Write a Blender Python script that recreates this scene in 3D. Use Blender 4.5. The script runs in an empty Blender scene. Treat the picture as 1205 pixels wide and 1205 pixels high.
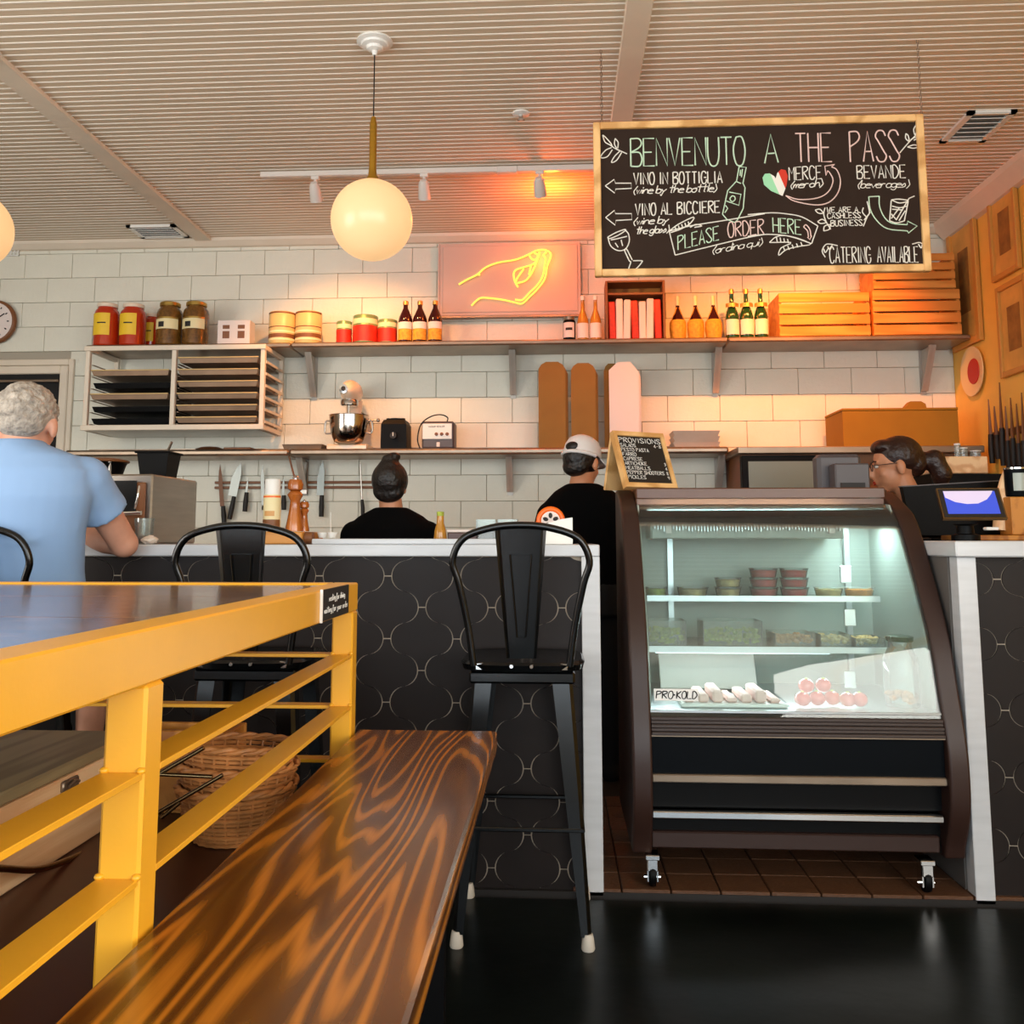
import bpy, math, random
from math import sin, cos, pi, radians
from mathutils import Vector, Matrix
random.seed(7)
SC = bpy.context.scene
COL = SC.collection
# ------------------------------------------------------------------ camera
F, CX, CY = 1100.0, 590.0, 503.0
EYE = Vector((0, 0, 1.10))
TH = math.atan(131 / F); PS = math.atan(65 * cos(TH) / F)
cd = bpy.data.cameras.new('camera'); cam = bpy.data.objects.new('camera', cd); COL.objects.link(cam)
cam.location = EYE; cam.rotation_euler = (pi / 2 + TH, 0, PS)
cd.sensor_width = 36; cd.lens = 36 * F / 1205
cd.shift_x = (602.5 - CX) / 1205; cd.shift_y = (CY - 602.5) / 1205
cd.clip_start = .05
SC.camera = cam
SC.view_settings.view_transform = 'Standard'; SC.view_settings.look = 'None'
SC.view_settings.gamma = 1; SC.view_settings.use_curve_mapping = False
SC.view_settings.exposure = 0.2
# ------------------------------------------------------------------ world and main lights
w = bpy.data.worlds.new('sky'); SC.world = w; w.use_nodes = True
bg = w.node_tree.nodes['Background']; bg.inputs[0].default_value = (.72, .86, 1, 1); bg.inputs[1].default_value = 1.6


def lamp(name, kind, loc, energy, col, aim=None, **kw):
    l = bpy.data.lights.new(name, kind); o = bpy.data.objects.new(name, l); COL.objects.link(o)
    o.location = loc; l.energy = energy; l.color = col
    for k, v in kw.items(): setattr(l, k, v)
    if aim is not None:
        o.rotation_euler = (Vector(aim) - Vector(loc)).to_track_quat('-Z', 'Y').to_euler()
    return o


lamp('shopfront_daylight', 'AREA', (-.6, -2.4, 1.7), 125, (.86, .94, 1), (-.6, 6, 2.3), shape='RECTANGLE', size=5.2, size_y=2.1)
lamp('side_window_daylight', 'AREA', (2.3, -.2, 1.65), 125, (1, .95, .88), (-3, 1.4, 1.9), shape='RECTANGLE', size=3.4, size_y=1.9)
lamp('added_left_fill', 'AREA', (-4.4, 1.2, 1.7), 150, (1, .95, .88), (2, 3.2, 2.6), shape='RECTANGLE', size=3.6, size_y=2.0)  # fill added from the left to brighten the ceiling
WARM = (1, .72, .45)
HOT = (1, .29, .05)

# ------------------------------------------------------------------ pixel helpers (real distances are given for every use)
_r = Vector((cos(PS), sin(PS), 0)); _fh = Vector((-sin(PS), cos(PS), 0))
_f = cos(TH) * _fh + sin(TH) * Vector((0, 0, 1)); _u = -sin(TH) * _fh + cos(TH) * Vector((0, 0, 1))


def ray(px, py): return _f + _r * ((px - CX) / F) + _u * ((CY - py) / F)
def P(px, py, Y): d = ray(px, py); return EYE + d * (Y / d.y)
def PZ(px, py, Z): d = ray(px, py); return EYE + d * ((Z - EYE.z) / d.z)
def PX(px, py, X): d = ray(px, py); return EYE + d * (X / d.x)


# ------------------------------------------------------------------ materials
def lin(h):
    if isinstance(h, str):
        c = [int(h[i:i + 2], 16) / 255 for i in (0, 2, 4)]
        return tuple(x / 12.92 if x <= .04045 else ((x + .055) / 1.055) ** 2.4 for x in c) + (1,)
    return tuple(h) + (1,)


def mat(name, col, rough=.5, metal=0, var=0, vscale=6, bump=0, bscale=80, emit=0, trans=0, coat=0, alpha=1, spec=None, stretch=None, col2=None, ecol=None, ior=None):
    m = bpy.data.materials.new(name); m.use_nodes = True
    nt = m.node_tree; b = nt.nodes['Principled BSDF']
    c = lin(col); b.inputs['Base Color'].default_value = c
    b.inputs['Roughness'].default_value = rough; b.inputs['Metallic'].default_value = metal
    b.inputs['Transmission Weight'].default_value = trans
    b.inputs['Coat Weight'].default_value = coat
    b.inputs['Alpha'].default_value = alpha
    if ior: b.inputs['IOR'].default_value = ior
    if spec is not None: b.inputs['Specular IOR Level'].default_value = spec
    if emit:
        b.inputs['Emission Color'].default_value = lin(ecol) if ecol else c; b.inputs['Emission Strength'].default_value = emit
    if var or bump or col2:
        tc = nt.nodes.new('ShaderNodeTexCoord'); mp = nt.nodes.new('ShaderNodeMapping')
        nt.links.new(tc.outputs['Object'], mp.inputs[0])
        if stretch: mp.inputs['Scale'].default_value = stretch
        if var or col2:
            n = nt.nodes.new('ShaderNodeTexNoise'); n.inputs['Scale'].default_value = vscale; n.inputs['Detail'].default_value = 6
            nt.links.new(mp.outputs[0], n.inputs[0])
            r = nt.nodes.new('ShaderNodeValToRGB'); r.color_ramp.elements[0].position = .3; r.color_ramp.elements[1].position = .7
            if col2: e0, e1 = c, lin(col2)
            else:
                e0 = tuple(x * (1 - var) for x in c[:3]) + (1,); e1 = tuple(min(1, x * (1 + var)) for x in c[:3]) + (1,)
            r.color_ramp.elements[0].color = e0; r.color_ramp.elements[1].color = e1
            nt.links.new(n.outputs[0], r.inputs[0]); nt.links.new(r.outputs[0], b.inputs['Base Color'])
        if bump:
            n2 = nt.nodes.new('ShaderNodeTexNoise'); n2.inputs['Scale'].default_value = bscale; n2.inputs['Detail'].default_value = 3
            nt.links.new(mp.outputs[0], n2.inputs[0])
            bp = nt.nodes.new('ShaderNodeBump'); bp.inputs['Strength'].default_value = bump; bp.inputs['Distance'].default_value = .01
            nt.links.new(n2.outputs[0], bp.inputs['Height']); nt.links.new(bp.outputs[0], b.inputs['Normal'])
    return m


def wood(name, dark, light, scale=(6, .7, 6), freq=26, rough=.35, coat=0, bump=.15, contrast=(.25, .75), mid=None, grain=1.6):
    """cathedral grain: contour lines of a stretched noise field"""
    m = bpy.data.materials.new(name); m.use_nodes = True
    nt = m.node_tree; b = nt.nodes['Principled BSDF']; N = nt.nodes.new; L = nt.links.new
    tc = N('ShaderNodeTexCoord'); mp = N('ShaderNodeMapping'); mp.inputs['Scale'].default_value = scale
    L(tc.outputs['Object'], mp.inputs[0])
    n = N('ShaderNodeTexNoise'); n.inputs['Scale'].default_value = grain; n.inputs['Detail'].default_value = 1.5; n.inputs['Roughness'].default_value = .45
    L(mp.outputs[0], n.inputs[0])
    mu = N('ShaderNodeMath'); mu.operation = 'MULTIPLY'; mu.inputs[1].default_value = freq * 2; L(n.outputs[0], mu.inputs[0])
    si = N('ShaderNodeMath'); si.operation = 'SINE'; L(mu.outputs[0], si.inputs[0])
    ma = N('ShaderNodeMath'); ma.operation = 'MULTIPLY_ADD'; ma.inputs[1].default_value = .5; ma.inputs[2].default_value = .5; L(si.outputs[0], ma.inputs[0])
    mp2 = N('ShaderNodeMapping'); mp2.inputs['Scale'].default_value = tuple(s * 14 if s > 1 else s * 5 for s in scale); L(tc.outputs['Object'], mp2.inputs[0])
    n2 = N('ShaderNodeTexNoise'); n2.inputs['Scale'].default_value = 2; n2.inputs['Detail'].default_value = 4; L(mp2.outputs[0], n2.inputs[0])
    mx = N('ShaderNodeMath'); mx.operation = 'MULTIPLY_ADD'; mx.inputs[1].default_value = .4; L(n2.outputs[0], mx.inputs[0])
    m3 = N('ShaderNodeMath'); m3.operation = 'MULTIPLY'; m3.inputs[1].default_value = .75; L(ma.outputs[0], m3.inputs[0]); L(m3.outputs[0], mx.inputs[2])
    r = N('ShaderNodeValToRGB'); r.color_ramp.elements[0].position = contrast[0]; r.color_ramp.elements[1].position = contrast[1]
    r.color_ramp.elements[0].color = lin(dark); r.color_ramp.elements[1].color = lin(light)
    if mid:
        e = r.color_ramp.elements.new((contrast[0] + contrast[1]) / 2); e.color = lin(mid)
    L(mx.outputs[0], r.inputs[0]); L(r.outputs[0], b.inputs['Base Color'])
    b.inputs['Roughness'].default_value = rough; b.inputs['Coat Weight'].default_value = coat; b.inputs['Coat Roughness'].default_value = .12
    if bump:
        bp = N('ShaderNodeBump'); bp.inputs['Strength'].default_value = bump; bp.inputs['Distance'].default_value = .004
        L(mx.outputs[0], bp.inputs['Height']); L(bp.outputs[0], b.inputs['Normal'])
    return m


M = dict(
    brick=mat('painted_block', 'dedccd', .5, var=.05, vscale=3, bump=.25, bscale=45),
    grout=mat('block_joint', 'a89f90', .9),
    bead=mat('ceiling_bead_paint', 'f4ecdf', .6),
    ceil=mat('ceiling_board_paint', 'd2bfa6', .7, var=.06, vscale=2),
    trim=mat('white_trim_paint', 'dccfbc', .55, var=.04),
    floor=mat('black_sealed_concrete', '050807', .3, spec=.16, var=.0, col2='121714', vscale=2.2, bump=.12, bscale=9),
    qtile=mat('quarry_tile', '5a3a24', .5, var=.2, vscale=5, bump=.3),
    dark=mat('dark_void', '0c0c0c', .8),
    black=mat('black_tile_glaze', '1d1614', .5, spec=.25, var=.15, vscale=7, bump=.08, bscale=20),
    tgrout=mat('tile_joint', 'c4b29c', .8),
    marble=mat('white_marble', 'c8cacd', .22, var=.08, vscale=5, stretch=(1, 1, 6)),
    warmwall=mat('orange_lit_wall', 'f4c056', .6, var=.05, bump=.1),  # orange spot light on the right wall is put into its colour
    plaster=mat('plain_plaster', 'b8a892', .8),
    yellow=mat('yellow_paint', 'e6a626', .36, var=.04, vscale=8, bump=.02, bscale=150),
    steel=mat('brushed_steel', 'a9a29a', .28, 1, var=.1, vscale=4, stretch=(1, 1, 12)),
    brkt=mat('galvanised_bracket', 'b4aea4', .4, .25, var=.12), dsteel=mat('worn_shelf_steel', '9a8876', .38, .8, var=.15),
    chrome=mat('chrome', 'd8d8d8', .12, 1),
    gun=mat('gunmetal_black', '050607', .22, 0, spec=.5),
    rubber=mat('cream_rubber', 'c9c0b2', .6),
    bplast=mat('black_plastic', '080809', .5, var=.1, spec=.12),
    brplast=mat('dark_brown_plastic', '33201a', .42, spec=.4),
    navy=mat('dark_navy_panel', '05090e', .5, spec=.08),
    white=mat('white_plastic', 'e8e6e0', .4),
    opal=mat('opal_glass', 'b8a080', .3, emit=.66, ecol='ffc888'),
    bump=mat('ribbed_vinyl', '4d4340', .35, .5), roofm=mat('brown_case_roof', '5c3722', .35), brass=mat('brushed_brass', 'b88a2e', .35, .8),
    bronze=mat('bronze_tube', '8a7452', .25, 1),
    cord=mat('black_cord', '0a0a0a', .6),
    chalk=mat('chalkboard', '33261f', .85, spec=.15, var=.12, vscale=5),
    oak=wood('pale_oak_frame', 'd09a5a', 'f0c080', (3, 3, 3), 12, .5),
    pine=wood('crate_pine', 'cf7f2c', 'de9440', (.6, 6, 6), 14, .6),
    chw=mat('white_chalk', 'efeadf', .9, emit=0), chg=mat('green_white_chalk', 'cfe8cc', .9), chp=mat('pink_white_chalk', 'f0cfc6', .9),
    chG=mat('green_chalk', '9fdcae', .9), chR=mat('red_chalk', 'd23a26', .9),
    bench=wood('bench_wood', '4e2a0c', 'bd7420', (5.5, .42, 3), 66, .26, .2, .04, (.15, 1.05), mid='714312', grain=1.25),
    table=wood('table_wood', '553016', '9a683c', (1.0, 9, 3), 40, .16, .5, .05),
    palew=wood('pale_wood', 'dba878', 'f4cd9e', (8, .8, 8), 9, .5, 0, .1),
    greyw=wood('grey_brown_wood', '8d7a58', 'a8946c', (8, .8, 8), 10, .6, 0, .1),
    orw=wood('orange_wood', '9c5c1c', 'c68436', (8, 2, 4), 9, .5, 0, .1),
    brw=mat('dark_red_brown_wood', '4a2416', .35, var=.2, vscale=4),
    wicker=mat('wicker', 'b4763f', .55, var=.3, vscale=30),
    neon=mat('neon_tube', 'c89a3a', .5, emit=1.15, ecol='ffdc5a'),
    panel=mat('backing_panel_paint', 'cbb3a6', .6),
    panm=mat('baking_sheet_metal', '9a7f68', .45, .55, var=.2), kraft=mat('kraft_card', '8e6427', .8, var=.08), kraft2=mat('kraft_box', '95690f', .8, var=.06),
    wcard=mat('white_card', 'e3d6d0', .7),
    tomato=mat('tomato_sauce', 'b8300c', .25, coat=.6), olive=mat('pickle_brine', '6a4516', .25, coat=.6, var=.5, vscale=40),
    lyel=mat('yellow_label', 'ecc22a', .5), lcream=mat('cream_label', 'e8d9a8', .5), lblack=mat('black_print', '1a1512', .6),
    lid=mat('white_lid', 'e6d5bf', .4), gold=mat('gold_lid', 'b09048', .3, .8),
    canc=mat('cream_can', 'd9b878', .4), canr=mat('red_can_print', 'c22a18', .4, var=.25, vscale=25), cang=mat('can_green_rim', '7f9a6a', .35, .4),
    brown=mat('brown_band', '7a4a26', .5),
    wine=mat('dark_red_glass', '32080a', .08, coat=.5), green=mat('green_glass', '16401c', .08, coat=.5), amber=mat('amber_oil', 'c08428', .15, coat=.5, alpha=.85),
    straw=mat('woven_straw', 'd59a30', .7, var=.25, vscale=60), fil=mat('gold_foil', 'c8a860', .3, .7),
    glass=mat('clear_glass', 'ffffff', .02, alpha=.16, spec=.8),
    cup=mat('clear_plastic', 'e4f0ec', .1, alpha=.4, spec=.6),
    case_in=mat('case_liner', 'a4aea6', .35, var=.05), alum=mat('aluminium', 'cfd6d8', .3, .9),
    redberry=mat('red_filling', 'c01c1c', .5, var=.3, vscale=60), pasta=mat('pasta_filling', 'c9b074', .6, var=.35, vscale=60),
    oliveg=mat('green_filling', '9fae3c', .6, var=.35, vscale=70), orfill=mat('orange_filling', 'c9853c', .6, var=.35, vscale=60),
    tom=mat('tomato_skin', 'c42c08', .2, coat=.5),
    shirt=mat('light_blue_cotton', '8aaad2', .85, bump=.35, bscale=8), skin=mat('skin', 'd39a80', .5, var=.1, vscale=14),
    skin2=mat('warm_skin', 'c98a66', .5, var=.08), ghair=mat('grey_hair', 'a99f93', .7, var=.35, vscale=45, bump=.9, bscale=90),
    bhair=mat('dark_hair', '150f0d', .45, bump=.6, bscale=60), brhair=mat('brown_black_hair', '2a1610', .4, bump=.6, bscale=60),
    tee=mat('black_cotton', '050506', .95, spec=.1, bump=.2, bscale=8), capw=mat('white_cap_cotton', 'e6e0dc', .8),
    denim=mat('dark_trousers', '14171c', .9),
    bladem=mat('knife_blade', '8e928e', .35, .6), screen=mat('tablet_screen', '3a50c8', .3, emit=.35), screen2=mat('tablet_screen_pale', 'c8bcd8', .3, emit=.4),
    greyp=mat('grey_plastic', '524c4e', .45), lgrey=mat('pale_grey_glass', '6e807a', .4),
    bowl=mat('polished_bowl', 'b8aca0', .12, 1), mixer=mat('cream_enamel', 'e8cdb0', .25, coat=.5),
    mill=wood('mill_wood', 'a4581e', 'c87830', (6, 6, 1), 5, .25, .5), board=wood('board_wood', '9a5c1e', 'c98a3c', (1, 6, 6), 7, .4),
    silvp=mat('silver_panel', '8f8a86', .4, .6), artf=mat('honey_frame_paint', 'cf8f3c', .5), art=mat('pale_print', 'd9a650', .7, var=.15, vscale=8), artd=mat('ink_sketch', '9a6a2a', .8, var=.3, vscale=14),
    red=mat('red_enamel', 'b82a10', .4), cream=mat('cream_enamel_plate', 'e8c890', .35),
    orange=mat('orange_plastic', 'f06a12', .4), tea=mat('tea', '7a3a12', .1, alpha=.8), tissue=mat('paper_tissue', 'e8ddd0', .8),
    lfix=mat('white_lamp_metal', 'd9cfc6', .35), lampin=mat('lamp_face', 'ff8a3a', .4, emit=6), lens=mat('dark_lens', '1c1c1c', .2),
    tubeglow=mat('added_light_tube', 'e8f4f4', .3, emit=.9, ecol='dff4ff'),  # glow of the tubes added inside the display case
    wglass=mat('window_glass', 'e6f2f0', .02, alpha=.08),
)
def glassmat(name, tint, body, rough=.02, refl=1.0):
    m = bpy.data.materials.new(name); m.use_nodes = True; nt = m.node_tree; N = nt.nodes.new; L = nt.links.new
    for n in list(nt.nodes): nt.nodes.remove(n)
    out = N('ShaderNodeOutputMaterial'); tr = N('ShaderNodeBsdfTransparent'); tr.inputs[0].default_value = lin(tint)
    gl = N('ShaderNodeBsdfGlossy'); gl.inputs['Roughness'].default_value = rough
    fr = N('ShaderNodeFresnel'); fr.inputs[0].default_value = 1.5
    mm = N('ShaderNodeMath'); mm.operation = 'MULTIPLY'; mm.inputs[1].default_value = refl; L(fr.outputs[0], mm.inputs[0])
    mx = N('ShaderNodeMixShader'); L(mm.outputs[0], mx.inputs[0]); L(tr.outputs[0], mx.inputs[1]); L(gl.outputs[0], mx.inputs[2])
    df = N('ShaderNodeBsdfDiffuse'); df.inputs[0].default_value = (.85, .9, .88, 1)
    m2 = N('ShaderNodeMixShader'); m2.inputs[0].default_value = body; L(mx.outputs[0], m2.inputs[1]); L(df.outputs[0], m2.inputs[2]); L(m2.outputs[0], out.inputs[0])
    return m


M['glass'] = glassmat('clear_glass_pane', 'f4faf8', .015, .02, 1.3)
M['cup'] = glassmat('clear_plastic_wall', 'f2f8f6', .12, .035)
M['wglass'] = glassmat('window_pane', 'f6faf8', .0)
# ------------------------------------------------------------------ mesh builder


class MB:
    def __init__(s): s.v = []; s.f = []; s.m = []; s.mi = 0

    def add(s, vs, fs):
        o = len(s.v); s.v += [tuple(v) for v in vs]
        for f in fs: s.f.append([i + o for i in f]); s.m.append(s.mi)
        return s

    def box(s, x0, x1, y0, y1, z0, z1, b=0, rot=None, piv=None):
        if x0 > x1: x0, x1 = x1, x0
        if y0 > y1: y0, y1 = y1, y0
        if z0 > z1: z0, z1 = z1, z0
        b = min(b, (x1 - x0) * .45, (y1 - y0) * .45, (z1 - z0) * .45)
        X, Y, Z = (x0, x1), (y0, y1), (z0, z1)
        if b <= 0:
            vs = [(X[i], Y[j], Z[k]) for i in (0, 1) for j in (0, 1) for k in (0, 1)]
            fs = [(0, 1, 3, 2), (4, 6, 7, 5), (0, 4, 5, 1), (2, 3, 7, 6), (0, 2, 6, 4), (1, 5, 7, 3)]
        else:
            vs = []; idx = {}
            for i in (0, 1):
                for j in (0, 1):
                    for k in (0, 1):
                        sx, sy, sz = (1 - 2 * i) * b, (1 - 2 * j) * b, (1 - 2 * k) * b
                        idx[i, j, k] = len(vs)
                        vs += [(X[i], Y[j] + sy, Z[k] + sz), (X[i] + sx, Y[j], Z[k] + sz), (X[i] + sx, Y[j] + sy, Z[k])]
            I = lambda i, j, k, a: idx[i, j, k] + a
            fs = []
            for i in (0, 1): fs.append([I(i, 0, 0, 0), I(i, 0, 1, 0), I(i, 1, 1, 0), I(i, 1, 0, 0)][::1 if i == 0 else -1])
            for j in (0, 1): fs.append([I(0, j, 0, 1), I(1, j, 0, 1), I(1, j, 1, 1), I(0, j, 1, 1)][::1 if j == 0 else -1])
            for k in (0, 1): fs.append([I(0, 0, k, 2), I(0, 1, k, 2), I(1, 1, k, 2), I(1, 0, k, 2)][::1 if k == 0 else -1])
            for i in (0, 1):
                for j in (0, 1):
                    q = [I(i, j, 0, 0), I(i, j, 0, 1), I(i, j, 1, 1), I(i, j, 1, 0)]; fs.append(q[::1 if i == j else -1])
                for k in (0, 1):
                    q = [I(i, 0, k, 0), I(i, 1, k, 0), I(i, 1, k, 2), I(i, 0, k, 2)]; fs.append(q[::1 if i == k else -1])
            for j in (0, 1):
                for k in (0, 1):
                    q = [I(0, j, k, 1), I(0, j, k, 2), I(1, j, k, 2), I(1, j, k, 1)]; fs.append(q[::1 if j == k else -1])
            for i in (0, 1):
                for j in (0, 1):
                    for k in (0, 1):
                        q = [I(i, j, k, 0), I(i, j, k, 1), I(i, j, k, 2)]; fs.append(q[::-1 if (i + j + k) % 2 == 0 else 1])
        if rot is not None:
            p = Vector(piv) if piv is not None else Vector(((x0 + x1) / 2, (y0 + y1) / 2, (z0 + z1) / 2))
            vs = [rot @ (Vector(v) - p) + p for v in vs]
        return s.add(vs, fs)

    def lathe(s, prof, c=(0, 0, 0), n=20, rot=None, sx=1, sy=1):
        c = Vector(c); vs = []; fs = []
        for r, z in prof:
            for i in range(n):
                a = 2 * pi * i / n; v = Vector((r * cos(a) * sx, r * sin(a) * sy, z))
                if rot is not None: v = rot @ v
                vs.append(v + c)
        for k in range(len(prof) - 1):
            for i in range(n):
                j = (i + 1) % n; fs.append((k * n + i, k * n + j, (k + 1) * n + j, (k + 1) * n + i))
        if prof[0][0] > 1e-4: fs.append(list(range(n))[::-1])
        if prof[-1][0] > 1e-4: fs.append([(len(prof) - 1) * n + i for i in range(n)])
        return s.add(vs, fs)

    def cyl(s, a, b, r0, r1=None, n=12):
        a = Vector(a); b = Vector(b); r1 = r0 if r1 is None else r1
        q = (b - a).to_track_quat('Z', 'Y').to_matrix()
        return s.lathe([(r0, 0), (r1, (b - a).length)], a, n, q)

    def ell(s, c, rx, ry, rz, n=16, m=10, rot=None):
        prof = [(sin(pi * k / m), -cos(pi * k / m)) for k in range(m + 1)]
        vs = []; fs = []; c = Vector(c)
        for r, z in prof:
            for i in range(n):
                a = 2 * pi * i / n; v = Vector((r * cos(a) * rx, r * sin(a) * ry, z * rz))
                if rot is not None: v = rot @ v
                vs.append(v + c)
        for k in range(m):
            for i in range(n):
                j = (i + 1) % n; fs.append((k * n + i, k * n + j, (k + 1) * n + j, (k + 1) * n + i))
        return s.add(vs, fs)

    def tube(s, pts, r, n=8, closed=False, flat=None):
        pts = [Vector(p) for p in pts]; N = len(pts)
        rs = r if isinstance(r, (list, tuple)) else [r] * N
        T = []
        for i in range(N):
            a = pts[(i - 1) % N] if (closed or i > 0) else pts[i]; b = pts[(i + 1) % N] if (closed or i < N - 1) else pts[i]
            d = b - a
            T.append(d.normalized() if d.length > 1e-9 else Vector((0, 0, 1)))
        ref = Vector((0, 0, 1)) if abs(T[0].z) < .9 else Vector((0, 1, 0))
        if flat is not None: ref = Vector(flat)
        nv = (ref - T[0] * ref.dot(T[0])).normalized(); vs = []; fs = []
        for i in range(N):
            nv = nv - T[i] * nv.dot(T[i])
            if nv.length < 1e-6: nv = T[i].orthogonal()
            nv.normalize(); bn = T[i].cross(nv)
            for k in range(n):
                a = 2 * pi * k / n
                vs.append(pts[i] + (nv * cos(a) + bn * sin(a)) * rs[i])
        for i in range(N if closed else N - 1):
            j = (i + 1) % N
            for k in range(n):
                l = (k + 1) % n; fs.append((i * n + k, i * n + l, j * n + l, j * n + k))
        if not closed:
            fs.append(list(range(n))[::-1]); fs.append([(N - 1) * n + k for k in range(n)])
        return s.add(vs, fs)

    def loft(s, rings, n=20):
        """rings: (cx, cy, cz, rx, ry) horizontal ellipses, closed with caps"""
        vs = []; fs = []
        for cx, cy, cz, rx, ry in rings:
            for i in range(n):
                a = 2 * pi * i / n; vs.append((cx + rx * cos(a), cy + ry * sin(a), cz))
        for k in range(len(rings) - 1):
            for i in range(n):
                j = (i + 1) % n; fs.append((k * n + i, k * n + j, (k + 1) * n + j, (k + 1) * n + i))
        fs.append(list(range(n))[::-1]); fs.append([(len(rings) - 1) * n + i for i in range(n)])
        return s.add(vs, fs)

    def prism(s, poly, a0, a1, axis='y', off=(0, 0, 0)):
        """poly in the plane across `axis`; extruded from a0 to a1"""
        def mk(u, v, a):
            if axis == 'y': p = (u, a, v)
            elif axis == 'x': p = (a, u, v)
            else: p = (u, v, a)
            return (p[0] + off[0], p[1] + off[1], p[2] + off[2])
        n = len(poly); vs = [mk(u, v, a0) for u, v in poly] + [mk(u, v, a1) for u, v in poly]
        fs = [list(range(n)), [n + i for i in range(n)][::-1]] + [(i, n + i, n + (i + 1) % n, (i + 1) % n) for i in range(n)]
        return s.add(vs, fs)

    def move(s, fn): s.v = [tuple(fn(Vector(v))) for v in s.v]; return s


def wloc(o):
    l = Vector((0, 0, 0))
    while o is not None: l = l + o.location; o = o.parent
    return l


def OBJ(name, mb, mats, parent=None, smooth=None, label=None, cat=None, group=None, kind=None, loc=None, local=False, fixn=True):
    me = bpy.data.meshes.new(name)
    off = Vector((0, 0, 0))
    if parent is not None and not local: off = off + wloc(parent)
    if loc is not None: off = off + Vector(loc)
    me.from_pydata([tuple(Vector(v) - off) for v in mb.v], [], mb.f)
    if not isinstance(mats, (list, tuple)): mats = [mats]
    for m_ in mats: me.materials.append(M[m_] if isinstance(m_, str) else m_)
    if len(mats) > 1: me.polygons.foreach_set('material_index', mb.m)
    me.update()
    if fixn:
        import bmesh
        b = bmesh.new(); b.from_mesh(me); bmesh.ops.recalc_face_normals(b, faces=b.faces); b.to_mesh(me); b.free()
    if smooth is not None:
        me.shade_smooth()
        try: me.set_sharp_from_angle(angle=radians(smooth))
        except Exception: pass
    o = bpy.data.objects.new(name, me); COL.objects.link(o)
    if loc is not None: o.location = loc
    if parent is not None: o.parent = parent
    tag(o, label, cat, group, kind)
    return o


def tag(o, label=None, cat=None, group=None, kind=None):
    if label: o['label'] = label
    if cat: o['category'] = cat
    if group: o['group'] = group
    if kind: o['kind'] = kind
    return o


def E(name, label, cat, loc=(0, 0, 0), group=None):
    o = bpy.data.objects.new(name, None); o.empty_display_size = .05; COL.objects.link(o); o.location = loc
    return tag(o, label, cat, group)


def share(name, me, loc, parent=None, rotz=0):
    o = bpy.data.objects.new(name, me); COL.objects.link(o)
    if parent is not None: o.parent = parent
    o.location = loc; o.rotation_euler = (0, 0, rotz)
    return o


def dup(root, loc, rotz=0, label=None, scale=None):
    def rec(o, par):
        c = o.copy(); COL.objects.link(c)
        if par is not None: c.parent = par
        for ch in [x for x in KIDS.get(o.name, [])]:
            rec(ch, c)
        return c
    KIDS = {}
    for x in bpy.data.objects:
        if x.parent is not None: KIDS.setdefault(x.parent.name, []).append(x)
    r = rec(root, None); r.location = loc; r.rotation_euler = (0, 0, rotz)
    if scale: r.scale = scale
    if label: r['label'] = label
    return r


def RZ(a): return Matrix.Rotation(a, 3, 'Z')
def RX(a): return Matrix.Rotation(a, 3, 'X')
def RY(a): return Matrix.Rotation(a, 3, 'Y')


def cr(pts, k=4, closed=False):
    """Catmull-Rom through points"""
    pts = [Vector(p) for p in pts]; n = len(pts)
    if n < 3: return pts
    out = []
    for i in range(n if closed else n - 1):
        p1, p2 = pts[i], pts[(i + 1) % n]
        p0 = pts[(i - 1) % n] if (closed or i > 0) else p1 * 2 - p2
        p3 = pts[(i + 2) % n] if (closed or i + 2 < n) else p2 * 2 - p1
        for j in range(k):
            t = j / k
            out.append(.5 * ((2 * p1) + (p2 - p0) * t + (2 * p0 - 5 * p1 + 4 * p2 - p3) * t * t + (3 * p1 - p0 - 3 * p2 + p3) * t ** 3))
    if not closed: out.append(pts[-1])
    return out


def clip(poly, x0, x1, y0, y1):
    def cut(pl, ins, isec):
        out = []
        for i in range(len(pl)):
            a, b = pl[i - 1], pl[i]
            if ins(b):
                if not ins(a): out.append(isec(a, b))
                out.append(b)
            elif ins(a): out.append(isec(a, b))
        return out
    def ix(v): return lambda a, b: (v, a[1] + (b[1] - a[1]) * (v - a[0]) / (b[0] - a[0]))
    def iy(v): return lambda a, b: (a[0] + (b[0] - a[0]) * (v - a[1]) / (b[1] - a[1]), v)
    for ins, isec in ((lambda p: p[0] >= x0, ix(x0)), (lambda p: p[0] <= x1, ix(x1)), (lambda p: p[1] >= y0, iy(y0)), (lambda p: p[1] <= y1, iy(y1))):
        poly = cut(poly, ins, isec)
        if len(poly) < 3: return []
    return poly


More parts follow.
